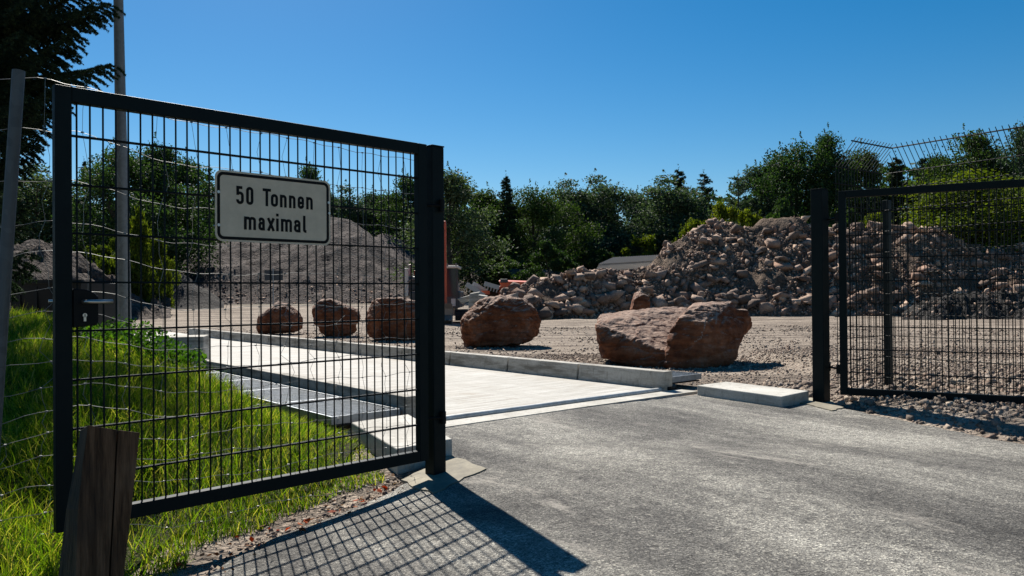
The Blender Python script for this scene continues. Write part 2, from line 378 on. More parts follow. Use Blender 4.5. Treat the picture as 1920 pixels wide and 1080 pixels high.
right_edge = [(8.2, -8), (5.1, 0), (4.2, 2.4), (3.31, 4.96), (2.98, 6.1), (2.80, 6.72), (2.62, 6.92), (2.32, 6.74)]
front = [wa(-.60, 3.32), wa(-.40, 1.5), wa(-.42, -.02), (-.40, 4.93)]
finish(poly_sheet('road', left_edge + right_edge + front, .004, ASPH, .022, .10, drape=[(0, -1.9, 4.2, 50), (1, 1.0, 6.0, 26)]), kind='structure')

# ------------------------------------------------------------------ weighbridge
wb = empty('weighbridge', W(0, 1.5, 0), label='long sunlit concrete vehicle weighbridge with low kerbs beyond the asphalt', cat='weighbridge')
def wbox(mb, a0, a1, c0, c1, z0, z1):
    return mb.hexa([W(a0, c0, z0), W(a0, c1, z0), W(a1, c1, z0), W(a1, c0, z0)], [W(a0, c0, z1), W(a0, c1, z1), W(a1, c1, z1), W(a1, c0, z1)])
wbox(MB(), -.12, 14.6, .14, 2.94, -.1, .028).build('deck', DECK, wb, bevel=.006)
def kerb(a0, a1, prof):
    mb = MB(); b = [W(a0, c, z) for c, z in prof]; t = [W(a1, c, z) for c, z in prof]; return mb.hexa(b, t)
pl = [(0, -.05), (.150, -.05), (.150, .03), (.095, .205), (.0, .205)]
pr = [(2.925, -.05), (3.085, -.05), (3.085, .205), (2.958, .205), (2.935, .03)]
a = -.02
for k in range(5):
    b1 = a + 1.17
    kerb(a, min(b1, 4.85), pl).build('kerb_stone', CONC, wb, bevel=.007); a = b1 + .022
    if a > 4.8: break
a = -.20
while a < 14.6:
    ln = 1.22; kerb(a, a + ln, pr).build('kerb_stone', CONC, wb, bevel=.007); a += ln + .03
MB().tube([W(-.16, c, .018) for c in np.linspace(.02, 3.06, 24)], .026, 10).build('edge_tube', m_galv('pale_edge_tube', (.5, .5, .48), .5, .1), wb, smooth=True)
MB().tube([W(-.17, 3.00, .03), W(-.17, 3.14, .03)], .036, 10).build('end_cap', BLACK, wb, smooth=True)
finish(poly_sheet('concrete_strip', [wa(-.205, -.02), wa(-.205, 3.18), wa(-.43, 3.20), wa(-.41, 1.5), wa(-.43, -.02)], .010, PAD, .004, .2, .03), kind='structure')
finish(poly_sheet('path', [wa(14.7, -.3), wa(14.7, 3.3), wa(17.5, 3.3), wa(17.5, -.3)], .012, PAD, .01, .3, .02), kind='structure')

# gratings beside the kerbs
def grating(name, a0, a1, c0, c1, z, label, dirmat):
    g = empty(name, W((a0 + a1) / 2, (c0 + c1) / 2, 0), label=label, cat='grating', group='steel gratings beside the weighbridge')
    fr = MB(); t = .012
    wbox(fr, a0, a0 + t, c0, c1, z - .055, z + .004); wbox(fr, a1 - t, a1, c0, c1, z - .055, z + .004)
    wbox(fr, a0 + t, a1 - t, c0, c0 + t, z - .055, z + .004); wbox(fr, a0 + t, a1 - t, c1 - t, c1, z - .055, z + .004)
    a = a0 + 1.0
    while a < a1 - .3: wbox(fr, a - .014, a + .014, c0 + t, c1 - t, z - .04, z + .002); a += 1.0
    fr.build('frame', dirmat, g)
    sl = MB(); n = int((a1 - a0) / .034)
    for i in range(n):
        aa = a0 + .02 + i * .034; wbox(sl, aa, aa + .005, c0 + t, c1 - t, z - .03, z)
    for c in np.arange(c0 + .08, c1 - .03, .09): wbox(sl, a0 + t, a1 - t, c, c + .005, z - .034, z - .003)
    sl.build('bearing_bars', dirmat, g)
    pt = MB(); wbox(pt, a0 + .015, a1 - .015, c0 + .015, c1 - .015, z - .075, z - .066); pt.build('shade_sheet', BLACK, g)  # black sheet added below the bars to stand in for shade
    return g
GR = m_galv('grating_steel', (.24, .26, .28), .5, .5)
grating('steel_grating', .02, 4.7, -.62, -.03, .105, 'grey steel floor grating between grass and left kerb', GR)
grating('steel_grating', -.12, 5.2, 3.10, 3.68, .125, 'pale steel floor grating between right kerb and gravel yard', GR)
def pad(cor, z, label, th=.16):
    mb = MB(); mb.hexa([(x, y, z - th) for x, y in cor], [(x, y, z) for x, y in cor])
    o = mb.build('concrete_pad', PAD, bevel=.008); return finish(o, label, 'concrete pad', 'concrete pads flanking the weighbridge')
pad([(-.69, 4.60), (-.385, 4.90), (-.80, 5.92), (-1.16, 5.56)], .095, 'pale concrete pad behind the gate post at the edge of the grass')
pad([(2.335, 6.715), (2.71, 7.08), (2.16, 7.86), (1.80, 7.56)], .10, 'pale concrete pad beside the free gate post on the right of the road')
# cream concrete footings of the gate posts
finish(poly_sheet('concrete_footing', [gz(752, 884)[:2], gz(812, 912)[:2], gz(862, 896)[:2], gz(912, 880)[:2], gz(872, 860)[:2], gz(838, 852)[:2], gz(790, 872)[:2]], .012, m_concrete('cream_mortar', (.19, .165, .115), (.36, .32, .235), True), .02, .06, .03, drape=[(0, -.9, 0, 10), (1, 3.9, 5, 8)]),
       'rough cream mortar footing round the foot of the near gate post', 'footing')
finish(poly_sheet('concrete_footing', [gz(1490, 754)[:2], gz(1560, 772)[:2], gz(1582, 766)[:2], gz(1556, 752)[:2], gz(1515, 748)[:2]], .0125, bpy.data.materials['cream_mortar'], .012, .05, .03),
       'cream mortar footing round the foot of the far gate post', 'footing')
# concrete block at the grass edge
c0 = gz(382, 694, .06); bx = np.array([.97, .24]); by = np.array([-.24, .97])
p0 = c0[:2]; q = [p0 - bx * .62, p0, p0 + by * .5, p0 - bx * .62 + by * .5]
mb = MB().hexa([(x, y, -.05) for x, y in q], [(x, y, .49) for x, y in q])
finish(mb.build('concrete_block', CONC, bevel=.01), 'grey upright concrete block half hidden by weeds beside the left kerb', 'concrete block')

# ------------------------------------------------------------------ gates
GD = np.array([.7163, .6978, 0]); GN = np.array([.6978, -.7163, 0])      # along the open left leaf, and its side towards the road
G0 = np.array([-1.83, 3.10, 0])
Z = np.array([0, 0, 1.])
def gate_leaf(name, P0, D, N, length, z0, z1, s0, label, fw=.062, th=.045):
    root = empty(name, P0 + np.array([0, 0, 0]), math.atan2(D[1], D[0]), label=label, cat='gate leaf')
    q = lambda s, n, z: P0 + D * s + N * n + Z * z
    mb = MB()
    mb.box(q(fw / 2, -th / 2, (z0 + z1) / 2), (fw, th, z1 - z0), D, N, Z); mb.build('stile', GATE, root, bevel=.004); mb = MB()
    mb.box(q(length - fw / 2, -th / 2, (z0 + z1) / 2), (fw, th, z1 - z0), D, N, Z)
    mb.build('stile', GATE, root, bevel=.004)
    mb = MB(); mb.box(q(length / 2, -th / 2, z1 - fw / 2), (length - 2 * fw, th, fw), D, N, Z); mb.build('rail', GATE, root, bevel=.004)
    mb = MB(); mb.box(q(length / 2, -th / 2, z0 + fw / 2), (length - 2 * fw, th, fw), D, N, Z); mb.build('rail', GATE, root, bevel=.004)
    mb = MB(); s = s0
    while s < length - fw - .01:
        mb.tube([q(s, -th / 2, z0 + fw - .005), q(s, -th / 2, z1 - fw + .005)], .0038, 6, cap=False); s += .05
    z = z1 - .197
    while z > z0 + fw + .03:
        for n in (-.007, .007): mb.tube([q(fw - .004, -th / 2 + n, z), q(length - fw + .004, -th / 2 + n, z)], .0046, 6, cap=False)
        z -= .2
    mb.build('mesh_infill', GATE, root)
    return root, q
left, ql = gate_leaf('gate_leaf', G0, GD, GN, 1.885, .063, 1.867, .0845, 'open dark green mesh gate leaf carrying the weight limit sign')
# lock on the free edge
mb = MB(); prof = [(.064, .885), (.150, .893), (.158, .905), (.158, 1.010), (.138, 1.030), (.108, 1.041), (.064, 1.043)]
mb.hexa([ql(s, -.052, z) for s, z in prof], [ql(s, .004, z) for s, z in prof])
lock = mb.build('lock_case', BLACK, left, bevel=.004)
mb = MB(); mb.tube([ql(.100, .004, .990), ql(.100, .045, .990), ql(.112, .052, .9905), ql(.198, .052, .990)], .0085, 8); mb.build('handle', CHROME, lock, smooth=True)
mb = MB(); mb.tube([ql(.100, -.052, .992), ql(.100, -.10, .992), ql(-.0, -.10, .992)], .0085, 8); mb.build('handle', CHROME, lock, smooth=True)
mb = MB(); mb.tube([ql(.104, .003, .935), ql(.104, .012, .935)], .0085, 14); mb.box(ql(.104, .007, .921), (.009, .01, .022), GD, GN, Z); kc = mb.build('lock_cylinder', CHROME, lock)
mb = MB(); mb.box(ql(.104, .0125, .936), (.0022, .002, .010), GD, GN, Z); mb.build('keyhole', BLACK, lock)

def post(name, near, D2, a, h, label, group='square gate posts'):
    E = np.array([-D2[1], D2[0], 0.])
    c = near + D2 * a / 2 + E * a / 2
    r = empty(name, (c[0], c[1], 0), math.atan2(D2[1], D2[0]), label=label, cat='gate post', group=group)
    MB().box(c + Z * (h / 2 - .1), (a, a, h + .2), D2, E, Z).build('tube', GATE, r, bevel=.006)
    MB().box(c + Z * (h + .004), (a + .004, a + .004, .008), D2, E, Z).build('cap', GATE, r, bevel=.002)
    return r, c
lp, lc = post('gate_post', np.array([-.452, 4.43, 0]), GD, .088, 1.862, 'thick dark square steel post hinging the leaf with the sign')
D2 = np.array([.785, .62, 0])
nr = gz(1545, 757)
rp, rc = post('gate_post', np.array([nr[0], nr[1], 0]), D2, .112, 1.93, 'dark square steel post with pale right side at the gravel edge')
def hinge(root, P, Q, z):
    mb = MB(); mb.tube([P + Z * z, Q + Z * z], .009, 8); mb.tube([Q + Z * (z - .035), Q + Z * (z + .035)], .016, 10)
    mb.tube([P + Z * (z - .02), P + Z * (z + .02)], .02, 8); mb.build('hinge', BLACK, root)
for z in (.30, 1.52):
    hinge(left, ql(1.875, -.02, 0), np.array([-.452, 4.43, 0]) + GD * .055 + GN * .018, z)
# right leaf
RA = gz(1573, 740, .07); rd0 = at(1573, 540, 6.83); R0 = np.array([rd0[0], 6.83, 0]); R1 = np.array([4.08, 6.16, 0])
RD = (R1 - R0) / np.linalg.norm(R1 - R0); RN = np.array([RD[1], -RD[0], 0])
RN = RN if RN[1] < 0 else -RN
right, qr = gate_leaf('gate_leaf', R0, RD, RN, 1.9, .095, 1.893, .09, 'open dark mesh gate leaf without sign, standing over the gravel')
for z in (.32, 1.66):
    hinge(right, qr(.0, -.02, 0), rc + np.array([.075, .01, 0]), z)
    MB().box(qr(-.015, -.02, z), (.03, .04, .075), RD, RN, Z).build('hinge_plate', BLACK, right)

# ------------------------------------------------------------------ sign on the left leaf
SX0, SX1, SZ0, SZ1 = .646, 1.246, 1.262, 1.592
SN = .012
sign = empty('weight_limit_sign', ql(.946, SN, SZ0), math.atan2(GD[1], GD[0]), label='white rectangular sign with black border reading 50 Tonnen maximal', cat='sign')
def rrect(x0, z0, x1, z1, r, n=7):
    P = []
    for cx, cz, a0 in ((x1 - r, z1 - r, 0), (x0 + r, z1 - r, 90), (x0 + r, z0 + r, 180), (x1 - r, z0 + r, 270)):
        for i in range(n + 1):
            t = math.radians(a0 + 90 * i / n); P.append((cx + r * math.cos(t), cz + r * math.sin(t)))
    return P
SIGNW = m_flat('sign_face', (.50, .425, .315), .5); SIGNB = m_flat('sign_black', (.005, .005, .005), .6, 0, .15)
def plate(P, n0, n1, name, mat):
    mb = MB(); mb.hexa([ql(x, n0, z) for x, z in P], [ql(x, n1, z) for x, z in P]); return mb.build(name, mat, sign)
plate(rrect(SX0, SZ0, SX1, SZ1, .035), SN, SN + .003, 'sign_plate', SIGNW)
o_ = rrect(SX0 + .009, SZ0 + .009, SX1 - .009, SZ1 - .009, .030); i_ = rrect(SX0 + .023, SZ0 + .023, SX1 - .023, SZ1 - .023, .018)
mb = MB(); nO = len(o_); n1 = SN + .0036
mb.add([ql(x, n1, z) for x, z in o_] + [ql(x, n1, z) for x, z in i_], [(i, (i + 1) % nO, nO + (i + 1) % nO, nO + i) for i in range(nO)])
mb.build('border', SIGNB, sign)
def rpath(P, closed=False):    # P: (x,z,r) corner list -> rounded polyline
    out = []; n = len(P)
    for i, (x, z, r) in enumerate(P):
        if (not closed and i in (0, n - 1)) or r == 0: out.append((x, z)); continue
        a = np.array(P[i - 1][:2]); b = np.array((x, z)); c = np.array(P[(i + 1) % n][:2])
        u = (a - b) / np.linalg.norm(a - b); v = (c - b) / np.linalg.norm(c - b)
        p, q = b + u * r, b + v * r
        for k in range(8):
            t = k / 7; kk = .5523
            c1, c2 = p - u * r * kk, q - v * r * kk
            out.append(tuple((1 - t) ** 3 * p + 3 * (1 - t) ** 2 * t * c1 + 3 * (1 - t) * t * t * c2 + t ** 3 * q))
    if closed: out.append(out[0])
    return out
_lay = [0]
def stroke(mb, pts, t, X, Zb, closed=False):
    P = [np.array(p, float) for p in pts]; Q = [P[0]]
    for p in P[1:]:
        if np.linalg.norm(p - Q[-1]) > 1e-5: Q.append(p)
    P = Q; n = len(P); Lf, Rt = [], []
    for i in range(n):
        if closed and i in (0, n - 1): d0, d1 = P[-1] - P[-2], P[1] - P[0]
        else: d0, d1 = P[i] - P[max(i - 1, 0)], P[min(i + 1, n - 1)] - P[i]
        if i == 0 and not closed: d0 = d1
        if i == n - 1 and not closed: d1 = d0
        d0 = d0 / np.linalg.norm(d0); d1 = d1 / np.linalg.norm(d1); m = d0 + d1; m /= np.linalg.norm(m) + 1e-9
        nn = np.array([-m[1], m[0]]); k = (t / 2) / max(.5, np.dot(m, d0)); Lf.append(P[i] + nn * k); Rt.append(P[i] - nn * k)
    _lay[0] += 1; lay = SN + .0037 + (_lay[0] % 5) * .00012
    V = [ql((X + p[0]) / 1000, lay, (Zb + p[1]) / 1000) for p in Lf + Rt]
    mb.add(V, [(i, n + i, n + i + 1, i + 1) for i in range(n - 1)])
H_, h_, T_ = 85.0, 62.0, 13.8; hw = T_ / 2
def s_of(xc): k = (360 + xc / 5.4 - 960) / F; return (k * 3.10 + 1.83) / (GD[0] - k * GD[1])
def glyph(ch, x0, x1, zb):
    x0, x1 = s_of(x0) * 1000, s_of(x1) * 1000; wdt = x1 - x0; mb = MB(); a, b = hw, wdt - hw
    def st(pts, closed=False): stroke(mb, pts, T_, x0, zb, closed)
    H, h = H_ - hw, h_ - hw; r = min((b - a) / 2, 14)
    if ch == '0': st(rpath([(a, hw, r), (b, hw, r), (b, H, r), (a, H, r)], True), True)
    if ch == '5': st([(b, H), (a + 1, H), (a + 1, H_ * .50)]); st(rpath([(a + 1, H_ * .53, 0), (a + 1, H_ * .62, 6), (b, H_ * .62, r), (b, hw, r), (a, hw, r), (a, H_ * .26, 0)]))
    if ch == 'T': st([(0, H), (wdt, H)]); st([(wdt / 2, H), (wdt / 2, 0)])
    if ch == 'o': st(rpath([(a, hw, r), (b, hw, r), (b, h, r), (a, h, r)], True), True)
    if ch == 'n': st([(a, 0), (a, h_)]); st(rpath([(a, h_ * .45, 0), (a, h, r), (b, h, r), (b, 0, 0)]))
    if ch == 'm':
        c = wdt / 2; r2 = min((c - a) / 2, 10)
        st([(a, 0), (a, h_)]); st(rpath([(a, h_ * .5, 0), (a, h, r2), (c, h, r2), (c, 0, 0)])); st(rpath([(c, h_ * .5, 0), (c, h, r2), (b, h, r2), (b, 0, 0)]))
    if ch == 'e': st(rpath([(a, h_ * .47, 0), (b, h_ * .47, 0), (b, h, r), (a, h, r), (a, hw, r), (b, hw, r), (b, h_ * .24, 0)]))
    if ch == 'a':
        st(rpath([(a + 1, h_ * .80, 0), (a + 1, h, r * .7), (b, h, r), (b, 0, 0)])); st(rpath([(b, h_ * .56, 0), (a, h_ * .56, r), (a, hw, r), (b, hw, 8), (b, h_ * .3, 0)]))
    if ch == 'x': st([(hw * 1.05, 0), (wdt - hw * 1.05, h_)]); st([(hw * 1.05, h_), (wdt - hw * 1.05, 0)])
    if ch == 'i': c = wdt / 2; st([(c, 0), (c, h_)]); st([(c, h_ + 10), (c, H_ + 1)])
    if ch == 'l': st(rpath([(a, H_, 0), (a, hw, 7), (wdt + 2, hw, 0)]))
    return mb
tx = MB(); tx2 = MB()
l1 = SZ1 * 1000 - 153; l2 = SZ1 * 1000 - 271
for ch, x0, x1 in (('5', 437, 515), ('0', 538, 612), ('T', 705, 790), ('o', 788, 861), ('n', 880, 948), ('n', 971, 1038), ('e', 1059, 1124), ('n', 1145, 1212)):
    g = glyph(ch, x0, x1, l1); tx.add(g.v, g.f)
for ch, x0, x1 in (('m', 515, 637), ('a', 660, 726), ('x', 745, 830), ('i', 840, 866), ('m', 888, 1001), ('a', 1020, 1087), ('l', 1112, 1143)):
    g = glyph(ch, x0, x1, l2); tx2.add(g.v, g.f)
tx.build('lettering', SIGNB, sign); tx2.build('lettering', SIGNB, sign)
for s, z in ((.661, 1.488), (.661, 1.336), (1.235, 1.482), (1.238, 1.428)):
    mb = MB(); mb.tube([ql(s, SN + .003, z), ql(s, SN + .008, z)], .007, 10); mb.tube([ql(s, -.04, z), ql(s, SN + .002, z)], .003, 6)
    mb.build('screw', CHROME, sign, smooth=False)

# ------------------------------------------------------------------ right mesh fence with angled top
fe = empty('mesh_fence', (3.58, 7.42, 0), label='tall dark wire mesh fence with slanted top wires behind the plain gate leaf', cat='fence')
FA, FB, FC_ = np.array([2.90, 6.94, 0]), np.array([3.58, 7.42, 0]), np.array([3.58, 7.42, 0]) + np.array([.566, -.824, 0]) * 2.5
def panel(P, Q, zb, zbend, nrm, hz, t0=0, t1=0):
    D = (Q - P); ln = np.linalg.norm(D); D = D / ln; mb = MB(); nrm = np.array(nrm, float)
    fr_ = lambda s: min(1, s / t0 if t0 else 1, (ln - s) / t1 if t1 else 1)
    top = lambda s: P + D * s + nrm * .20 * fr_(s) + Z * (zbend + .225 * fr_(s))
    s = .03
    while s < ln - .01:
        mb.tube([P + D * s + Z * zb, P + D * s + Z * zbend, top(s)], .0034, 5, cap=False); s += .05
    for z in hz:
        for n in (-.006, .006): mb.tube([P + nrm * n + Z * z, Q + nrm * n + Z * z], .0036, 5, cap=False)
    for f_ in (.86,):
        o = nrm * .20 * f_ + Z * (zbend + .225 * f_); mb.tube([P + D * t0 * f_ + o, Q - D * t1 * f_ + o], .0065, 6)
    mb.build('mesh_panel', FENC, fe)
hz = [.18, .38, .58, .78, .98, 1.18, 1.38, 1.58, 1.78, 1.98, 2.13]
panel(FA, FB, .14, 2.14, (.58, -.815, 0), hz, t1=.203); panel(FB, FC_, .14, 2.14, (-.824, -.566, 0), hz, t0=.203)
for P in (FB, FC_):
    d = np.array([.566, -.824, 0]); e = np.array([.824, .566, 0])
    MB().box(P + e * .045 + Z * .93, (.06, .06, 1.9), d, e, Z).build('post', FENC, fe, bevel=.003)

# ------------------------------------------------------------------ left wire netting with leaning tube post
nf = empty('wire_netting', (-1.95, 3.28, 0), label='sagging knotted wire netting running behind the gate leaf with the sign', cat='netting')
NP = [np.array([-3.6, 3.05]), np.array([-2.09, 3.15]), np.array([-1.93, 3.26]), np.array([-.56, 4.60])]
cum = [0]
for i in range(3): cum.append(cum[-1] + np.linalg.norm(NP[i + 1] - NP[i]))
def npos(s):
    for i in range(3):
        if s <= cum[i + 1] or i == 2:
            return NP[i] + (NP[i + 1] - NP[i]) * (s - cum[i]) / (cum[i + 1] - cum[i])
levels = [1.92, 1.716, 1.51, 1.336, 1.205, 1.037, .94, .84, .75, .64, .535, .433, .334, .223, .12, .03]
s0 = cum[2]; tot = cum[3]
def nz(zl, s, k):
    d = s - s0
    if d < 0: dz = -.075 * S(-d, .0, .45) + .012 * math.sin(s * 9 + k)
    else: dz = -.085 * S(d, .05, .55) + .05 * S(d, .6, 1.9) * (0 if zl < 1.3 else -.6) + .012 * math.sin(s * 7.3 + k * 1.3) * (1 - zl / 3)
    return zl + dz + .004 * math.sin(s * 31 + k * 2.1)
mb = MB(); rw = .00125
for k, zl in enumerate(levels):
    ss = np.arange(0, tot + .001, .05); mb.tube([(*npos(s), nz(zl, s, k)) for s in ss], rw if k else .0015, 4, cap=False)
s = .1
while s < tot:
    pts = []; j = 0
    for k, zl in enumerate(levels):
        so = s + .012 * math.sin(k * 2.3 + s * 5) + random.uniform(-.012, .012); so = min(so, tot)
        z = nz(zl, so, k); pts.append((*npos(so), z))
        p = npos(so); mb.box((p[0], p[1], z), (.010, .007, .006))
        if k < len(levels) - 1:
            z2 = nz(levels[k + 1], so, k + 1); sm = min(so + random.uniform(-.03, .03), tot); pts.append((*npos(sm), (z + z2) / 2))
    mb.tube(pts, .001, 4, cap=False); s += .155 + random.uniform(-.01, .01)
mb.build('wire_mesh', WIRE, nf)
tp = at(35, 133, 3.2); bt = at(-24, 1010, 3.05)
mb = MB(); mb.tube([bt, tp], .0245, 16); mb.build('post', GALVD, nf, smooth=False)

# ------------------------------------------------------------------ old timber post in front
mb = MB()
def tp_(rows):
    n = len(rows[0]); V = [p for r in rows for p in r]; Fs = [tuple(range(n)), tuple((len(rows) - 1) * n + i for i in range(n))[::-1]]
    for j in range(len(rows) - 1):
        for i in range(n): Fs.append((j * n + i, j * n + (i + 1) % n, (j + 1) * n + (i + 1) % n, (j + 1) * n + i))
    return V, Fs
ya = [797, 870, 955, 1080, 1250]
FLu = [165, 155, 146, 142, 134]; FRu = [262, 256, 247, 232, 214]; BLu = [150, 140, 124, 109, 90]; MIDu = [221, 217, 213, 206, 197]
rowsA, rowsB = [], []
for i, y in enumerate(ya):
    jit = lambda: random.uniform(-.6, .6)
    FLp, FRp, BLp = at(FLu[i], y, 2.44), at(FRu[i], y + (14 if i == 0 else 0), 2.50), at(BLu[i], y + (10 if i == 0 else 0), 2.58)
    BRp = FRp + (BLp - FLp); Mm = at(MIDu[i], y + (9 if i == 0 else 0), 2.475); g_ = (FRp - FLp) / np.linalg.norm(FRp - FLp) * .0022
    MB_ = Mm + (BLp - FLp)
    rowsA.append([FLp, Mm - g_, MB_ - g_, BLp]); rowsB.append([Mm + g_, FRp, BRp, MB_ + g_])
for r in (rowsA, rowsB): V, Fs = tp_(r); mb.add(V, Fs)
mb.hexa([rowsA[4][1] + (rowsA[4][2] - rowsA[4][1]) * .4, rowsB[4][0] + (rowsB[4][3] - rowsB[4][0]) * .4, rowsB[4][3], rowsA[4][2]],
        [rowsA[0][1] + (rowsA[0][2] - rowsA[0][1]) * .4 - Z * .01, rowsB[0][0] + (rowsB[0][3] - rowsB[0][0]) * .4 - Z * .01, rowsB[0][3] - Z * .01, rowsA[0][2] - Z * .01])
finish(mb.build('timber_post', WOOD, bevel=.006, seg=2), 'leaning weathered dark timber post with a long crack in front of the gate', 'post')

# ------------------------------------------------------------------ lamp pole
pb = at(235, 640, 12.0); ptop = at(217, -260, 12.0); pb[2] = -.1
mb = MB(); n = 14; P = [pb + (ptop - pb) * i / n for i in range(n + 1)]
mb.tube(P, .105, 20, r2=.058)
finish(mb.build('metal_pole', GALVP, smooth=True), 'tall tapering grey metal pole rising out of the frame beyond the grass bank', 'pole')

# ------------------------------------------------------------------ dark skip behind the bank
Dk = 13.0; k0, k1 = at(20, 531, Dk), at(158, 533, Dk); kx = (k1 - k0)[0]
sk = empty('skip_container', (k0[0], Dk, float(zt(k0[0], Dk))), 0, label='low blackish steel skip half hidden behind the grass bank and the lock', cat='skip')
zb = float(zt(k0[0], Dk)) ; zt_ = k0[2]
SKM = m_flat('black_steel', (.010, .012, .013), .6, 0, .2)
mb = MB(); mb.hexa([(k0[0] + .15, Dk, zb), (k1[0] - .12, Dk, zb), (k1[0] - .12, Dk + 1.2, zb), (k0[0] + .15, Dk + 1.2, zb)], [(k0[0], Dk - .1, zt_), (k1[0], Dk - .1, zt_), (k1[0], Dk + 1.4, zt_), (k0[0], Dk + 1.4, zt_)]); mb.build('hull', SKM, sk, bevel=.01)
mb = MB(); mb.box(((k0[0] + k1[0]) / 2, Dk - .12, zt_ + .02), (kx + .08, .07, .06)); mb.build('rim', SKM, sk); mb = MB(); mb.box(((k0[0] + k1[0]) / 2, Dk + 1.42, zt_ + .02), (kx + .08, .07, .06)); mb.build('rim', SKM, sk)
for i in range(4): MB().box((k0[0] + .2 + i * (kx - .4) / 3, Dk - .07, (zb + zt_) / 2), (.05, .07, zt_ - zb - .1)).build('rib', SKM, sk)

# ------------------------------------------------------------------ boulders
def eval_mesh(o):
    dg = bpy.context.evaluated_depsgraph_get(); dg.update()
    return bpy.data.meshes.new_from_object(o.evaluated_get(dg))
def boulder(name, hulls, vox, amp, seed, label, mat=RED, ncut=34, cut=(95.0, 99.5), group='red sandstone boulders in the yard'):
    bm = bmesh.new()
    for pts in hulls:
        vs = [bm.verts.new(Vector(p)) for p in pts]
        r = bmesh.ops.convex_hull(bm, input=vs)
        bmesh.ops.delete(bm, geom=[g for g in set(r['geom_interior']) | set(r['geom_unused']) if isinstance(g, bmesh.types.BMVert)], context='VERTS')
    me = bpy.data.meshes.new(name); bm.to_mesh(me); bm.free(); me.materials.append(mat)
    o = bpy.data.objects.new(name, me); COL.objects.link(o)
    m = o.modifiers.new('r', 'REMESH'); m.mode = 'VOXEL'; m.voxel_size = vox
    m2 = o.modifiers.new('s', 'SMOOTH'); m2.iterations = 1
    me2 = eval_mesh(o); o.modifiers.clear(); o.data = me2; me2.name = name
    rr = random.Random(seed); ctr = Vector((0, 0, 0))
    for v in me2.vertices: ctr += v.co
    ctr /= len(me2.vertices); co = np.array([v.co[:] for v in me2.vertices]) - np.array(ctr)
    for k in range(ncut):
        nn = np.array([rr.gauss(0, 1), rr.gauss(-.5, 1), rr.gauss(.1, .8)]); nn /= np.linalg.norm(nn); dd = co @ nn; h = np.percentile(dd, rr.uniform(*cut))
        co -= np.outer(np.maximum(0, dd - h) * .92, nn)
    for v, c_ in zip(me2.vertices, co): v.co = Vector(c_) + ctr
    me2.update()
    off = Vector((seed * 3.1, seed * 1.7, seed * 2.3)); nv = [v.normal.copy() for v in me2.vertices]
    for v, n in zip(me2.vertices, nv):
        p = v.co + off
        d = mnoise.fractal(p * 1.3, .9, 2.1, 2) * .12
        cell = mnoise.voronoi(Vector((p.x * 2.6, p.y * 2.6, p.z * 5.5)))[0]
        d += (min(cell[1] - cell[0], .16) - .10) * 2.0
        d += (1 - abs(mnoise.noise(p * 5)) * 2) * .15 + mnoise.fractal(p * 9, .8, 2.2, 4) * .30
        led = mnoise.noise(Vector((p.x * .8, p.y * .8, p.z * 11))); d += led * .25
        v.co = v.co + n * d * amp
    me2.polygons.foreach_set('use_smooth', np.zeros(len(me2.polygons), bool)); me2.update()
    ext = [c for c in me2.materials]
    if not ext: me2.materials.append(mat)
    c = np.array([v.co[:] for v in me2.vertices]); cc = Vector((c[:, 0].mean(), c[:, 1].mean(), c[:, 2].min()))
    me2.transform(Matrix.Translation(-cc)); o.location = cc - Vector((0, 0, .05))
    return finish(o, label, 'boulder', group)
def slab(outline, d0, d1, d2, inset=.82, lift=0, back=.75):
    """outline in pixels at depth d1, an inset copy nearer (d0) and one farther (d2)"""
    u = np.array([p[0] for p in outline], float); v = np.array([p[1] for p in outline], float); cu, cv = u.mean(), v.mean()
    P = [at(a, b, d1) for a, b in outline]
    c1 = at(cu, cv, d1)
    for d, s in ((d0, inset), (d2, back)):
        for p in list(P[:len(outline)]):
            q = c1 + (p - c1) * s; q = q + np.array([0, d - d1, 0]); q[2] += lift if d == d0 else 0; P.append(q)
    return [tuple(p) for p in P]
# big boulder
body = [tuple(at(*p)) for p in [(1117, 600, 10.95), (1120, 622, 10.8), (1190, 642, 10.6), (1250, 652, 10.42), (1124, 583, 12.0), (1200, 575, 12.1), (1262, 566, 12.1), (1290, 570, 12.0), (1125, 664, 10.85), (1190, 681, 10.55), (1240, 690, 10.38), (1290, 693, 10.35), (1290, 670, 12.0), (1130, 655, 12.0)]]
rightb = [tuple(at(*p)) for p in [(1262, 640, 10.30), (1252, 620, 10.45), (1272, 592, 10.42), (1303, 563, 10.75), (1372, 559, 11.0), (1372, 562, 11.7), (1300, 563, 11.6), (1240, 690, 10.3), (1300, 693, 10.28), (1368, 683, 10.6), (1385, 655, 10.8), (1392, 612, 11.0), (1372, 600, 10.75), (1330, 600, 10.42), (1372, 672, 11.6), (1290, 690, 11.6)]]
lobe = [tuple(at(*p)) for p in [(1372, 573, 11.1), (1400, 575, 11.2), (1413, 582, 11.3), (1410, 604, 11.35), (1393, 618, 11.2), (1385, 640, 11.0), (1355, 600, 10.95), (1360, 575, 11.6), (1395, 578, 11.7), (1380, 625, 11.5)]]
boulder('boulder', [body, rightb, lobe], .020, .042, 3, 'largest boulder, long and reddish brown with chalk scribbles, beside the right kerb end', ncut=26, cut=(98.7, 99.9))
def bl(outline, d, th, label, seed, amp=.06, vox=.03, lift=0, ins=.85):
    boulder('boulder', [slab(outline, d - th * .45, d, d + th * .55, ins, lift)], vox, amp, seed, label)
bl([(861, 612), (866, 590), (893, 563), (912, 552), (950, 549), (985, 556), (1006, 572), (1013, 590), (1008, 622), (985, 640), (935, 646), (880, 648), (862, 645)], 15.1, 1.1, 'orange brown boulder with crumbly rounded top directly right of the gate post', 5, .07, .03, 0, .88)
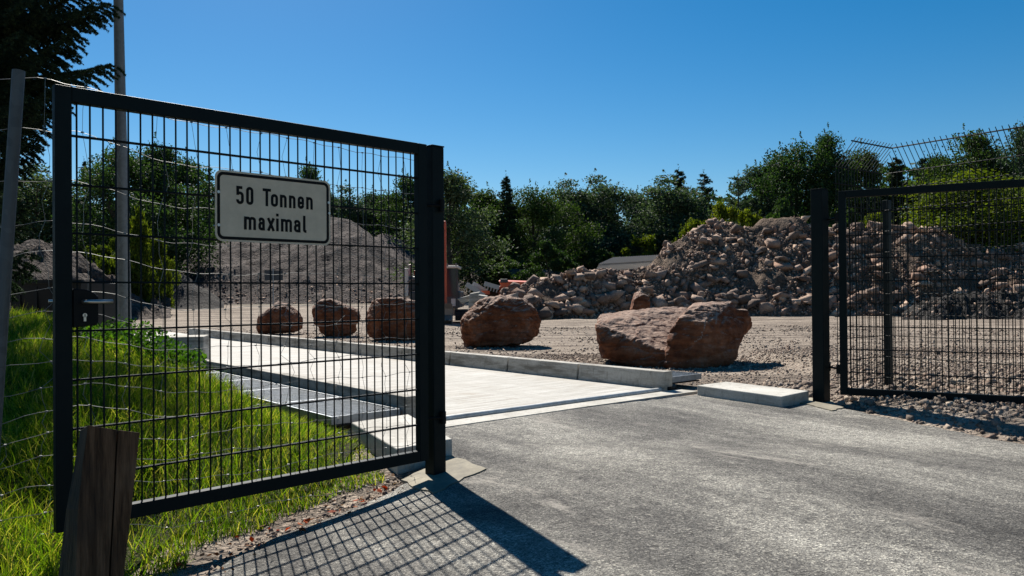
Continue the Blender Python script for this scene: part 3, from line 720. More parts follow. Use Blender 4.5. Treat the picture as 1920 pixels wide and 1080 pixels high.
boulder('boulder', [slab([(681, 610), (684, 582), (700, 556), (745, 552), (778, 556), (800, 580), (806, 612), (800, 634), (700, 636), (684, 626)], 17.3, 17.8, 18.6, .93)], .035, .07, 8, 'broad flat-topped boulder seen through the mesh nearest the hinge post')
boulder('boulder', [slab([(584, 600), (586, 574), (604, 558), (625, 557), (650, 568), (676, 580), (676, 598), (655, 612), (600, 610)], 19.6, 20.0, 20.7, .85), slab([(600, 600), (665, 596), (668, 618), (650, 629), (606, 630)], 19.6, 20.0, 20.6, .9)], .035, .06, 12, 'middle boulder of the three behind the mesh, wide above a narrower foot')
boulder('boulder', [slab([(476, 599), (500, 580), (520, 563), (536, 566), (556, 582), (562, 596), (563, 620), (486, 623)], 21.1, 21.5, 22.3, .85)], .04, .07, 17, 'small pointed boulder, leftmost of those along the far kerb')
boulder('boulder', [slab([(1180, 585), (1186, 556), (1192, 542), (1206, 548), (1216, 552), (1219, 585), (1216, 604), (1182, 604)], 25.4, 25.8, 26.3, .9)], .04, .03, 21, 'small squarish brown boulder peeping over the top of the largest boulder')

# chalk marks on big boulder: thin pale mineral patches
CH = m_flat('chalk', (.24, .185, .15), .9)

bb = bpy.data.objects['boulder']; bpy.context.view_layer.update()
from mathutils.bvhtree import BVHTree
bvh = BVHTree.FromPolygons([bb.matrix_world @ v.co for v in bb.data.vertices], [tuple(p.vertices) for p in bb.data.polygons])
mb = MB(); cr_ = random.Random(3)
def chalk(u, v, du, dv):
    P = []
    for a_, b_ in ((-1, -1), (1, -1), (1, 1), (-1, 1)):
        r_ = Vector(ray(u + a_ * du, v + b_ * dv)).normalized(); h = bvh.ray_cast(Vector((0, 0, CAMZ)), r_)
        if h[0] is None: return
        P.append(h[0] - r_ * .004)
    mb.hexa([tuple(p) for p in P], [tuple(p + Vector((0, .003, 0))) for p in P])
for i in range(7): chalk(1322 + i * 3.4, 589 + cr_.uniform(-2, 2), cr_.uniform(.5, 1.3), cr_.uniform(.8, 2.6))
for i in range(9): chalk(1324 - i * 1.1 + cr_.uniform(-2, 2), 597 + i * 4.4, cr_.uniform(.6, 1.7), cr_.uniform(.8, 2.2))
for i in range(6): chalk(1344 - i * .3, 586 + i * 4, .9, 1.9)
for i in range(5): chalk(1303 + i * 3, 640 - i * 2 + cr_.uniform(-2, 2), 1.2, 1.3)
chk = mb.build('chalk_marks', CH); chk.parent = bb; chk.matrix_parent_inverse = bb.matrix_world.inverted()

# ------------------------------------------------------------------ mounds
def mound(name, crest, db, dc, dbk, nu, ntt, amp, fr, mat, seed, prof=1.0, kind=None, rough=0.0, foot=0.0):
    cu = [c[0] for c in crest]; cv = [c[1] for c in crest]
    us = np.linspace(cu[0], cu[-1], nu); vs = np.interp(us, cu, cv)
    k = (us - 960) / F
    f = lambda d: np.interp(us, [p[0] for p in d], [p[1] for p in d]) if isinstance(d, list) else np.full(nu, float(d))
    DB, DC, DK = f(db), f(dc), f(dbk)
    zc = np.array([at(u, v, d)[2] for u, v, d in zip(us, vs, DC)])
    rows = []
    T = np.linspace(0, 2, ntt)
    for t in T:
        D = DB + (DC - DB) * t if t <= 1 else DC + (DK - DC) * (t - 1)
        X = k * D; g = zt(X, D) - .05
        h = (t if t <= 1 else 2 - t); hh = S(h, 0, 1) * .35 + h * .65
        z = g + np.maximum(zc - g, 0) * hh ** prof
        mask = np.clip(h * 5, 0, 1) * (.35 + .65 * np.clip((1 - h) * 4 + .35, 0, 1)) * np.clip((zc - g) / 1.2, 0, 1)
        z = z + (fbm(X * fr, D * fr, seed, 5) * amp + np.abs(fbm(X * fr * 2.7, D * fr * 2.7, seed + 9, 3)) * rough) * mask
        Dn = D + fbm(X * fr * .8 + 7, D * .1 + t * 3, seed + 3, 3) * amp * .8 * (1 if t < .6 else .3)
        rows.append(np.stack([k * Dn, Dn, z], -1))
    V = np.array(rows); idx = np.arange(ntt * nu).reshape(ntt, nu)
    Fq = np.stack([idx[:-1, :-1], idx[:-1, 1:], idx[1:, 1:], idx[1:, :-1]], -1).reshape(-1, 4)
    me = mesh_from(name, V.reshape(-1, 3), Fq, mat, True); o = link(name, me)
    return o, V
heap, HV = mound('gravel_heap', [(300, 566), (318, 500), (335, 462), (400, 453), (470, 448), (540, 425), (600, 410), (632, 407), (655, 412), (690, 432), (720, 462), (750, 492), (785, 530), (820, 566)], 56, 74, 90, 220, 90, .8, .3, HEAP, 2, 1.0, rough=.5)
finish(heap, 'big grey crushed gravel heap with a smooth peak behind the sign', 'gravel heap')
heap2, _ = mound('gravel_heap', [(600, 520), (660, 470), (700, 442), (716, 436), (738, 441), (762, 455), (800, 478), (840, 510), (880, 540), (925, 572)], 76, 96, 112, 90, 40, .6, .2, HEAP, 33, 1.0, rough=.4)
finish(heap2, 'darker gravel heap behind the big grey one, beside the excavator', 'gravel heap')
dm, _ = mound('soil_mound', [(-60, 462), (0, 460), (60, 458), (110, 468), (150, 486), (185, 508), (225, 532), (268, 545), (320, 566)], [(-60, 30), (320, 40)], [(-60, 37), (320, 45)], [(-60, 46), (320, 52)], 90, 50, 1.3, .35, BROWN, 44, .8, rough=.9)
finish(dm, 'brown soil mound with crumbling pale edges at the left', 'soil mound')
dm, _ = mound('soil_mound', [(130, 500), (170, 484), (230, 492), (300, 500), (350, 512), (420, 566)], 50, 56, 62, 60, 26, .8, .3, DARKS, 48, .9)  # deep shade on this mound is put into its dark colour
finish(dm, 'soil mound under the pale green bush, coloured dark for its deep shade', 'soil mound')
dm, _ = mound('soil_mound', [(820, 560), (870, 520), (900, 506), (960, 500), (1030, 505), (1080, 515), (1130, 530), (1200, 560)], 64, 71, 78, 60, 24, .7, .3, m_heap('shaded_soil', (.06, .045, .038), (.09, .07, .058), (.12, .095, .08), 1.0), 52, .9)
finish(dm, 'low brown soil mound in front of the dark wood behind the orange machines', 'soil mound')
rub, RV = mound('rubble_heap', [(945, 556), (960, 545), (1000, 534), (1060, 524), (1110, 516), (1180, 508), (1210, 503), (1238, 484), (1262, 462), (1300, 436), (1345, 416), (1385, 424), (1412, 427), (1440, 412), (1470, 404), (1500, 409), (1520, 420), (1560, 430), (1600, 433), (1650, 434), (1700, 430), (1745, 432), (1780, 446), (1810, 462), (1850, 472), (1920, 468), (2000, 470), (2060, 500)],
                [(945, 34), (1110, 36), (1300, 37), (1520, 37), (2060, 33)], [(945, 37.5), (1110, 39), (1230, 41), (1345, 44), (1480, 43), (1700, 41), (2060, 39)], [(945, 41), (1230, 47), (1480, 52), (2060, 50)], 260, 90, .75, .5, DIRT, 61, .95, rough=.45)
finish(rub, 'huge heap of earth and broken stone filling the right half of the yard', 'rubble heap')
dk, DKV = mound('soil_mound', [(1690, 590), (1720, 572), (1760, 562), (1850, 558), (1920, 560), (2040, 575), (2100, 600)], 30.5, 33, 36, 110, 40, .6, 1.2, DARKS, 70, .9, rough=.8)
finish(dk, 'low blackish soil mound at the foot of the rubble behind the plain gate leaf', 'soil mound')

# rocks
def rock_base(seed, n=10, flat=.7):
    r = random.Random(seed); bm = bmesh.new()
    ax = (r.uniform(.7, 1.15), r.uniform(.6, .95), r.uniform(.45, flat))
    vs = []
    for i in range(n):
        v = Vector((r.gauss(0, 1), r.gauss(0, 1), r.gauss(0, 1))).normalized() * r.uniform(.42, .52)
        v = Vector((max(-.40, min(.40, v.x)) * ax[0] / .8, max(-.38, min(.38, v.y)) * ax[1] / .8, max(-.36, min(.36, v.z)) * ax[2] / .75)); vs.append(bm.verts.new(v))
    rr = bmesh.ops.convex_hull(bm, input=vs)
    bmesh.ops.delete(bm, geom=[g for g in set(rr['geom_interior']) | set(rr['geom_unused']) if isinstance(g, bmesh.types.BMVert)], context='VERTS')
    bmesh.ops.triangulate(bm, faces=bm.faces)
    V = np.array([v.co[:] for v in bm.verts]); bm.verts.index_update(); Fc = np.array([[v.index for v in f.verts] for f in bm.faces]); bm.free(); return V, Fc
BASES = [rock_base(100 + i) for i in range(12)]
def randrot(n, tilt=1.0):
    q = RNG.normal(size=(n, 4)); q[:, 0] += 0; q /= np.linalg.norm(q, axis=1, keepdims=True); w_, x, y, z = q.T
    return np.stack([1 - 2 * (y * y + z * z), 2 * (x * y - z * w_), 2 * (x * z + y * w_), 2 * (x * y + z * w_), 1 - 2 * (x * x + z * z), 2 * (y * z - x * w_), 2 * (x * z - y * w_), 2 * (y * z + x * w_), 1 - 2 * (x * x + y * y)], -1).reshape(n, 3, 3)
def scatter_mesh(name, P, sz, mat, bases=BASES, R=None, squash=None):
    n = len(P); R = randrot(n) if R is None else R; kind = RNG.integers(0, len(bases), n); VV, FF = [], []; off = 0
    for b, (V, Fc) in enumerate(bases):
        m = np.where(kind == b)[0]
        if len(m) == 0: continue
        v = np.einsum('nij,kj->nki', R[m], V) * sz[m][:, None, None]
        if squash is not None: v[..., 2] *= squash
        v = v + P[m][:, None, :]
        f = Fc[None] + (np.arange(len(m)) * len(V))[:, None, None] + off
        VV.append(v.reshape(-1, 3)); FF.append(f.reshape(-1, 3)); off += v.shape[0] * v.shape[1]
    return mesh_from(name, np.concatenate(VV), np.concatenate(FF), mat)
nt_, nu_ = RV.shape[:2]
def sample(V, n, t0, t1, u0=0, u1=1):
    a = RNG.uniform(t0, t1, n) / 2 * (V.shape[0] - 1); b = RNG.uniform(u0, u1, n) * (V.shape[1] - 1)
    i = np.minimum(a.astype(int), V.shape[0] - 2); j = np.minimum(b.astype(int), V.shape[1] - 2); fa = (a - i)[:, None]; fb = (b - j)[:, None]
    return (V[i, j] * (1 - fa) + V[i + 1, j] * fa) * (1 - fb) + (V[i, j + 1] * (1 - fa) + V[i + 1, j + 1] * fa) * fb
P = sample(RV, 30000, .0, 1.12)
dens = fbm(P[:, 0] * .55, P[:, 2] * .7 + P[:, 1] * .3, 81, 3)
keep = dens > RNG.uniform(-.36, .36, len(P)) ; P = P[keep]; n = len(P)
sz = .09 + RNG.pareto(2.1, n) * .085; sz = np.clip(sz, .08, .80)
hh = P[:, 2]; sz *= np.where(hh < 1.0, 1.15, 1.0)
P[:, 2] += sz * .12
order = np.argsort(-(sz / P[:, 1])); big = order[:300]; rest = order[300:]
for j, (V, Fc) in enumerate(BASES): pass
bm_ = [mesh_from('rubble_stone', V, Fc, RUB) for V, Fc in BASES]
for ii, i in enumerate(big):
    p = P[i]; o = bpy.data.objects.new('rubble_stone', bm_[ii % 12]); COL.objects.link(o)
    o.location = p; o.rotation_euler = (random.uniform(-.5, .5), random.uniform(-.5, .5), random.uniform(0, 6.28)); s = sz[i] * 1.1; o.scale = (s * random.uniform(.9, 1.3), s, s * random.uniform(.8, 1.1))
    uu = 960 + F * p[0] / p[1]
    if uu > 1530: lb, gp = 'broken stone lying on the part of the rubble heap behind the mesh gate and fence', 'broken stones behind the mesh fence'
    elif uu < 1230: lb, gp = 'broken stone lying on the low left arm of the rubble heap', 'broken stones on the low arm of the heap'
    elif p[2] > 2.0: lb, gp = 'broken stone lying high on the tall part of the rubble heap', 'broken stones high on the heap'
    else: lb, gp = 'broken stone lying on the lower slope of the tall rubble heap', 'broken stones low on the heap'
    finish(o, lb, 'stone', gp)
Ph = sample(HV, 2600, .0, .35); Ph = Ph[RNG.uniform(0, 1, len(Ph)) < np.clip(1.3 - Ph[:, 2] * .45, .06, 1)]; sh_ = .08 + RNG.pareto(2.5, len(Ph)) * .06; sh_ = np.clip(sh_, 0, .4)
Pd = sample(DKV, 420, .0, 1.0); sd_ = np.clip(.06 + RNG.pareto(2.5, 420) * .07, .06, .4)
o = link('rubble', scatter_mesh('rubble', np.concatenate([P[rest], Pd, Ph]), np.concatenate([sz[rest], sd_, sh_]), RUB)); finish(o, 'smaller broken stones covering the rubble heap', 'rubble', kind='stuff')

# gravel stones over the yard, shoulder and road edges
def gravel():
    pts = []; szs = []
    def region(n, x0, x1, y0, y1, s0, s1, test):
        X = RNG.uniform(x0, x1, n); Y = RNG.uniform(y0, y1, n); m = test(X, Y); X, Y = X[m], Y[m]
        s = s0 + (s1 - s0) * RNG.uniform(0, 1, len(X)) ** 5.0
        pts.append(np.stack([X, Y, zt(X, Y) - s * .02], -1)); szs.append(s)
    ac = lambda X, Y: ((X - K0[0]) * L[0] + (Y - K0[1]) * L[1], (X - K0[0]) * C[0] + (Y - K0[1]) * C[1])
    def yard(X, Y):
        a, c = ac(X, Y); return (c > 3.75 + 0 * a) & (Y > 6.6) & (np.interp(Y, [0, 4.96, 6.75, 7.3], [5.1, 3.33, 2.80, -9]) < X) | ((c > 3.12) & (a > 5.3)) | ((c > 3.70) & (a > -.1) & (a < 5.4))
    region(75000, -3, 9, 7, 13, .008, .055, yard); region(700, -2, 8, 7, 14, .05, .11, yard); region(30000, -14, 14, 12, 26, .016, .085, yard)
    for bx0, bx1, by in ((1.15, 3.6, 10.35), (-1.1, .7, 14.65), (-3.6, -2.2, 17.2), (-5.2, -3.9, 19.5), (-7.2, -5.9, 20.9)):
        region(900, bx0, bx1, by - .25, by + .45, .012, .085, lambda X, Y: X > -99)
    def shoulder(X, Y): return X > np.interp(Y, [0, 4.96, 6.75, 7.1, 9], [5.1, 3.36, 2.84, 2.5, 2.2])
    region(26000, 2.2, 9, 3.2, 9, .012, .075, shoulder); region(2600, 2.7, 8, 4, 8.5, .05, .16, shoulder)
    def rim(X, Y):
        e = np.interp(Y, [1.5, 2.79, 3.6, 4.3, 4.6], [-1.5, -1.30, -1.13, -.62, -.55]) - X; return (e > -.03) & (e < .34 * RNG.uniform(.2, 1, len(X))) & (Y < 4.55)
    region(15000, -2.2, -.4, 1.5, 4.6, .006, .042, rim)
    def road_edge(X, Y):
        e = X - np.interp(Y, [0, 4.96, 6.75], [5.1, 3.36, 2.84]); return (e > -.35 * RNG.uniform(0, 1, len(X)) ** 2) & (e < .02)
    region(2600, 2, 6, 2.5, 6.9, .005, .02, road_edge)
    P = np.concatenate(pts); s = np.concatenate(szs)
    return link('gravel', scatter_mesh('gravel', P, s, PEB, BASES[:8]))
finish(gravel(), 'loose stones and gravel scattered over the yard and road edges', 'gravel', kind='stuff')

# dead leaves and chips along the verge
n = 700; X = RNG.uniform(-1.9, -.5, n); Y = RNG.uniform(2.2, 4.6, n); e = np.interp(Y, [1.5, 2.79, 3.6, 4.3, 4.6], [-1.5, -1.30, -1.13, -.62, -.55]) - X
m = (e > -.05) & (e < .5); X, Y = X[m], Y[m]; n = len(X)
LQ = np.array([[-.5, 0, 0], [0, -.3, .08], [.5, 0, .02], [0, .3, .1]]); R = randrot(n); s = RNG.uniform(.015, .05, n)
V = np.einsum('nij,kj->nki', R, LQ) * s[:, None, None]; V[..., 2] *= .4; V += np.stack([X, Y, zt(X, Y) + .018], -1)[:, None]
Fq = np.arange(n * 4).reshape(n, 4)
n2 = 34; tt = RNG.uniform(0, 1, n2); X2 = -1.45 + tt * .78 + RNG.normal(0, .05, n2); Y2 = 3.15 + tt * 1.1 + RNG.normal(0, .07, n2)
R2 = randrot(n2); s2 = RNG.uniform(.025, .06, n2); V2 = np.einsum('nij,kj->nki', R2, LQ) * s2[:, None, None]; V2[..., 2] *= .5; V2 += np.stack([X2, Y2, zt(X2, Y2) + .03], -1)[:, None]
finish(link('red_leaves', mesh_from('red_leaves', V2.reshape(-1, 3), np.arange(n2 * 4).reshape(n2, 4), m_leaf('red_dead_leaf', [(.18, .03, .01), (.32, .07, .02), (.22, .08, .03)], .35, tcol=(1.3, .7, .4)))), 'orange red fallen leaves between grass and asphalt', 'leaf litter', kind='stuff')
finish(link('leaf_litter', mesh_from('leaf_litter', V.reshape(-1, 3), Fq, m_leaf('dead_leaf', [(.12, .05, .02), (.22, .10, .04), (.30, .20, .12), (.35, .29, .2)], .2, tcol=(1, .8, .5)))), 'dry brown leaves along the road verge', 'leaf litter', kind='stuff')

# ------------------------------------------------------------------ grass
GRASS = m_leaf('grass_blade', [(.020, .046, .006), (.048, .098, .008), (.085, .150, .011), (.13, .21, .018), (.19, .21, .035), (.34, .30, .15)], .52, .5, (1.5, 1.6, .4))
PADQ = [(-.66, 4.55), (-.33, 4.90), (-.78, 5.96), (-1.20, 5.58)]
def inpad(X, Y):
    r = np.ones(np.shape(X), bool)
    for i in range(4):
        (ax, ay), (bx_, by_) = PADQ[i], PADQ[(i + 1) % 4]; r &= (bx_ - ax) * (Y - ay) - (by_ - ay) * (X - ax) > 0
    return r
def grass():
    n = 470000; X = RNG.uniform(-7.5, -.5, n); Y = RNG.uniform(1.9, 10.5, n)
    q = -((X - K0[0]) * C[0] + (Y - K0[1]) * C[1])
    e = np.interp(Y, [0, 1.5, 2.79, 3.6, 4.46, 6, 8], [-1.6, -1.5, -1.29, -1.14, -.60, -.6, 0]) - X
    uu = 960 + F * X / Y
    m = (q > .65 + .10 * vnoise(X * 5, Y * 5, 3)) & (e > .20 + .08 * S(Y, 3.4, 2.6) + .2 * vnoise(X * 4, Y * 4, 9)) & (uu > -260) & (Y < 10.2)
    padm = inpad(X, Y); m &= ~padm
    ac_ = RNG.uniform(0, 1, n) < np.clip(1.35 - .10 * (Y - 2), .35, 1) * (.55 + .9 * (vnoise(X * 3, Y * 3, 21) + .5)); m &= ac_
    X, Y = X[m], Y[m]; n = len(X); z = zt(X, Y)
    hgt = (.05 + .115 * RNG.uniform(0, 1, n) ** 1.6) * (.75 + .9 * np.clip(vnoise(X * 2.2, Y * 2.2, 31) + .5, 0, 1)) * (1 + .35 * S(Y, 5, 8)) * (.5 + .5 * S(e[m], .25, .7)) * (.55 + .45 * S(q[m], .7, 1.3))
    wd = RNG.uniform(.0011, .0027, n) * (1 + .12 * (Y - 2)); ang = RNG.uniform(0, 2 * np.pi, n)
    la = RNG.normal(0, 1, (n, 2)) * .38 + np.stack([vnoise(X * 1.3, Y * 1.3, 41), vnoise(X * 1.3, Y * 1.3, 47)], -1) * .9
    sx, sy = np.cos(ang) * wd, np.sin(ang) * wd
    rows = []
    for t, wf in ((0, 1), (.38, .9), (.72, .62), (1, 0)):
        cx = X + la[:, 0] * hgt * t ** 2.0; cy = Y + la[:, 1] * hgt * t ** 2.0; cz = z - .01 + hgt * (t - .28 * t * t * np.minimum(np.hypot(la[:, 0], la[:, 1]), 1.5))
        if wf: rows.append(np.stack([cx - sx * wf, cy - sy * wf, cz], -1)); rows.append(np.stack([cx + sx * wf, cy + sy * wf, cz], -1))
        else: rows.append(np.stack([cx, cy, cz], -1))
    V = np.stack(rows, 1).reshape(-1, 3); b = np.arange(n)[:, None] * 7
    T = np.array([[0, 1, 3], [0, 3, 2], [2, 3, 5], [2, 5, 4], [4, 5, 6]])
    Fc = (b[:, :, None] + T[None]).reshape(-1, 3)
    return link('grass', mesh_from('grass', V, Fc, GRASS, True))
finish(grass(), 'rough green grass covering the bank behind the gate', 'grass', kind='stuff')
SOIL = m_heap('bank_soil', (.03, .028, .014), (.05, .05, .02), (.08, .075, .035), 6)
# turf sheet just over the ground where the grass grows
gx = np.linspace(-8.5, -.5, 90); gy = np.linspace(1.2, 11, 110); GX, GY = np.meshgrid(gx, gy); qq = -((GX - K0[0]) * C[0] + (GY - K0[1]) * C[1])
ee = np.interp(GY, [0, 1.5, 2.79, 3.6, 4.46, 6, 8], [-1.6, -1.5, -1.29, -1.14, -.60, -.6, 0]) - GX
ok = (qq > .64) & (ee > .36) & ~inpad(GX, GY)
gi = np.arange(GX.size).reshape(GX.shape); Fq = np.stack([gi[:-1, :-1], gi[:-1, 1:], gi[1:, 1:], gi[1:, :-1]], -1)
fm = ok[:-1, :-1] & ok[:-1, 1:] & ok[1:, 1:] & ok[1:, :-1]
finish(link('verge', mesh_from('verge', np.stack([GX, GY, zt(GX, GY) + .02], -1).reshape(-1, 3), Fq[fm], SOIL, True)), kind='structure')

# weeds along the crest
LEAFQ = np.array([[-.5, 0, 0], [-.12, -.27, .05], [.28, -.2, .06], [.5, 0, 0], [.28, .2, .06], [-.12, .27, .05]])
def leaves(P, s, R=None):
    n = len(P); R = randrot(n) if R is None else R; V = np.einsum('nij,kj->nki', R, LEAFQ) * s[:, None, None] + P[:, None]; return V.reshape(-1, 3), np.arange(n * 6).reshape(n, 6)
def weeds():
    n = 15000; uu = RNG.uniform(150, 385, n); Y = RNG.uniform(6.2, 9.6, n); X = (uu - 960) / F * Y
    q = -((X - K0[0]) * C[0] + (Y - K0[1]) * C[1]); m = (q > .62) & (vnoise(X * 2.5, Y * 2.5, 77) > -.15 + .3 * S(uu, 330, 200) - .1); X, Y = X[m], Y[m]; n = len(X)
    h = RNG.uniform(0, 1, n) * (.20 + .25 * np.clip(vnoise(X * 3.5, Y * 3.5, 71) + .4, 0, 1))
    return leaves(np.stack([X, Y, zt(X, Y) + h], -1), RNG.uniform(.018, .05, n))
V, Fc = weeds()
finish(link('weeds', mesh_from('weeds', V, Fc, m_leaf('weed_leaf', [(.018, .045, .008), (.035, .08, .012), (.06, .12, .018)], .5, .35, (1.4, 1.6, .4)))), 'broad-leaved weeds on the crest of the grass bank', 'weeds', kind='stuff')

# ------------------------------------------------------------------ trees
BARK = m_rock('bark', [(.3, (.03, .024, .018)), (.5, (.06, .05, .04)), (.7, (.11, .095, .08))], 2.0, .8)
LF1 = m_leaf('broad_leaf', [(.013, .026, .010), (.024, .046, .014), (.040, .070, .022), (.080, .11, .048)], .30, .5, (1.2, 1.5, .5))
LF2 = m_leaf('silvery_leaf', [(.022, .040, .023), (.040, .064, .038), (.065, .095, .058), (.12, .155, .10)], .30, .55, (1.1, 1.3, .6))
LF3 = m_leaf('yellow_green_leaf', [(.025, .042, .006), (.05, .075, .009), (.085, .115, .013), (.15, .17, .028)], .42, .4, (1.4, 1.45, .4))
LFN = m_leaf('needle', [(.014, .025, .015), (.024, .042, .022), (.045, .065, .034)], .2, .4, (1, 1.2, .6))
def tree_meshes(seed, H, Wd, leafmat, nclu=70, per=260, ls=.195, open_=.0, low=.12, spiky=.25):
    r = np.random.default_rng(seed); rr = random.Random(seed)
    mb = MB(); n = 8; lean = r.normal(0, .03, 2)
    tr = [np.array([lean[0] * H * (i / n) ** 2 + .1 * math.sin(i + seed), lean[1] * H * (i / n) ** 2, H * .86 * i / n]) for i in range(n + 1)]
    mb.tube(tr, .022 * H, 8, r2=.02)
    cent = []; rad = []
    for c in range(nclu):
        zf = low + (1 - low) * r.uniform(0, 1) ** .8
        prof = (math.sin(math.pi * min(1, (zf * .92 + .08)) ** .85)) ** .55
        a = r.uniform(0, 2 * np.pi); bump = 1 + .28 * math.sin(3 * a + seed + zf * 5) + .18 * math.sin(5 * a + zf * 11 + seed)
        rho = Wd / 2 * prof * bump * (r.uniform(0, 1) ** (.38)); p = np.array([rho * math.cos(a), rho * math.sin(a), H * zf * (.95 + .05 * math.sin(a * 2))])
        cent.append(p); rad.append(r.uniform(.07, .12) * H * (.8 + .5 * (1 - zf)))
        if c % 2 == 0:
            st = tr[max(1, min(n - 1, int((zf * .72) * n)))]; mid = (st + p) / 2 + np.array([0, 0, -.03 * H]); mb.tube([st, mid, p], .006 * H, 5, r2=.0015 * H, cap=False)
    P, S_, = [], []
    for p, ra in zip(cent, rad):
        k = int(per * 1.3 * r.uniform(.6, 1.3)); d = r.normal(size=(k, 3)); d /= np.linalg.norm(d, axis=1, keepdims=True)
        rho = ra * r.uniform(0, 1, (k, 1)) ** .45 * np.minimum(1 + spiky * r.normal(size=(k, 1)) ** 2 * .5, 1.45); q = p + d * rho * np.array([1.15, 1.15, .8]); P.append(q); S_.append(ls * r.uniform(.55, 1.35, k))
    # loose shoots on the outline
    for c in range(int(nclu * .3)):
        p = cent[c]; d = p - np.array([0, 0, H * .45]); d = d / np.linalg.norm(d) + r.normal(0, .3, 3) + np.array([0, 0, .35]); d /= np.linalg.norm(d)
        k = 26; t = r.uniform(.4, 1, (k, 1)); q = p + d * rad[c] * (.9 + t * .7) + r.normal(0, .05, (k, 3)) * (1.4 - t) * 1.2; P.append(q); S_.append(ls * .8 * r.uniform(.5, 1.2, k))
    P = np.concatenate(P); P[:, 2] = np.maximum(P[:, 2], .1); S_ = np.concatenate(S_)
    V, Fc = leaves(P, S_)
    me1 = mesh_from('trunk', mb.v, mb.f, BARK, True); me2 = mesh_from('crown', V, Fc, leafmat)
    return me1, me2
def needle_tris(A, B, per, ln, wd, r, fw=.55):
    n = len(A); t = r.uniform(0, 1, (n, per, 1)); D = (B - A); Ln = np.linalg.norm(D, axis=1, keepdims=True); D = D / (Ln + 1e-9)
    base = A[:, None] + (B - A)[:, None] * t; rnd = r.normal(size=(n, per, 3)); rnd -= D[:, None] * (rnd * D[:, None]).sum(-1, keepdims=True); rnd /= np.linalg.norm(rnd, axis=-1, keepdims=True)
    dirn = D[:, None] * fw + rnd * .8; dirn /= np.linalg.norm(dirn, axis=-1, keepdims=True); side = np.cross(dirn, r.normal(size=(n, per, 3))); side /= np.linalg.norm(side, axis=-1, keepdims=True)
    l = ln * r.uniform(.7, 1.2, (n, per, 1)); tip = base + dirn * l
    V = np.stack([base - side * wd, base + side * wd, tip], 2).reshape(-1, 3); return V, np.arange(len(V)).reshape(-1, 3)
def spruce_branch(start, tip, r, sub_step, sub_len, sh_step, sh_len, droop, segs, wood=None):
    """adds shoot segments (A,B) for one branch"""
    n = 10; ax = tip - start; Lb = np.linalg.norm(ax); pts = [start + ax * (i / n) + np.array([0, 0, -droop * Lb * math.sin(math.pi * (i / n)) + .0]) for i in range(n + 1)]
    if wood is not None: wood.append((pts, Lb))
    f = lambda t: pts[min(int(t * n), n - 1)] + (pts[min(int(t * n) + 1, n)] - pts[min(int(t * n), n - 1)]) * (t * n - min(int(t * n), n - 1))
    d = ax / Lb; side = np.cross(d, [0, 0, 1]); side /= np.linalg.norm(side); t = .12
    while t < 1:
        b = f(t); ln = sub_len * (1 - t) ** .6 * r.uniform(.7, 1.2) + sh_len
        for sg in (-1, 1):
            dd = d * .75 + side * sg * r.uniform(.5, .9) + np.array([0, 0, -r.uniform(.3, 1.5) * (1.15 - t)]); dd /= np.linalg.norm(dd); m = max(1, int(ln / sh_step)); e = b.copy()
            for k in range(m):
                e2 = e + dd * sh_step; dd = dd + np.array([0, 0, -.07]); dd /= np.linalg.norm(dd); segs.append((e, e2))
                s2 = np.cross(dd, [0, 0, 1]); s2 /= np.linalg.norm(s2) + 1e-9
                for g in (-1, 1):
                    d3 = dd * .7 + s2 * g * .6 + np.array([0, 0, -.35 * r.uniform(0, 1.6)]); d3 /= np.linalg.norm(d3); segs.append((e2, e2 + d3 * sh_len * r.uniform(.6, 1.1)))
                e = e2
        segs.append((b, f(min(t + sub_step / Lb, 1)))); t += sub_step / Lb
def conifer_meshes(seed, H, Wd, mat=LFN, whorl=.26, sparse=1.0, up=.0):
    r = np.random.default_rng(seed); mb = MB(); mb.tube([(0, 0, 0), (0, 0, H * .5), (0, 0, H)], .014 * H, 8, r2=.012); segs = []
    z = H * .06
    while z < H * .985:
        fz = 1 - z / H; R_ = Wd / 2 * (fz ** .85) * r.uniform(.8, 1.15) + .12
        nb = int(9 * sparse) if fz > .12 else 5
        for k in range(nb):
            a = r.uniform(0, 6.28); s = np.array([0, 0, z]); R_b = R_ * r.uniform(.4, 1.25); t = np.array([R_b * math.cos(a), R_b * math.sin(a), z + r.uniform(-.15, .15) + R_ * (-.25 + up + .3 * (1 - fz))])
            L_ = R_; m = max(2, int(L_ / .28)); e = s
            dd = (t - s) / np.linalg.norm(t - s); side = np.cross(dd, [0, 0, 1]); side /= np.linalg.norm(side) + 1e-9
            for i in range(m):
                e2 = s + (t - s) * (i + 1) / m + np.array([0, 0, -.06 * L_ * math.sin(math.pi * (i + 1) / m)])
                segs.append((e, e2)); wl = .55 * (1 - (i + .5) / m) * L_ * .6 + .16
                for g in (-1, 1):
                    d3 = dd * .7 + side * g * .8 + np.array([0, 0, -.3 + up]); segs.append((e2, e2 + d3 / np.linalg.norm(d3) * wl * r.uniform(.6, 1.1)))
                e = e2
        z += whorl * r.uniform(.75, 1.2)
    segs.append((np.array([0, 0, H * .95]), np.array([0, 0, H * 1.03])))
    A = np.array([s[0] for s in segs]); B = np.array([s[1] for s in segs]); V, Fc = needle_tris(A, B, 16 if sparse >= 1 else 10, .20, .036, r)
    return mesh_from('trunk', mb.v, mb.f, BARK, True), mesh_from('crown', V, Fc, mat)
VAR = {}
for i, (lm, Wd, nc, per) in enumerate([(LF1, 8.0, 80, 330), (LF2, 7.5, 76, 320), (LF1, 9.5, 90, 310), (LF2, 6.5, 60, 340), (LF3, 6.0, 60, 320)]):
    VAR['d%d' % i] = (tree_meshes(30 + i * 7, 12, Wd, lm, nc, per), 12.0, Wd)
VAR['d5'] = (tree_meshes(97, 12, 8.5, LF1, 44, 300, low=.25, spiky=.6), 12.0, 8.5)
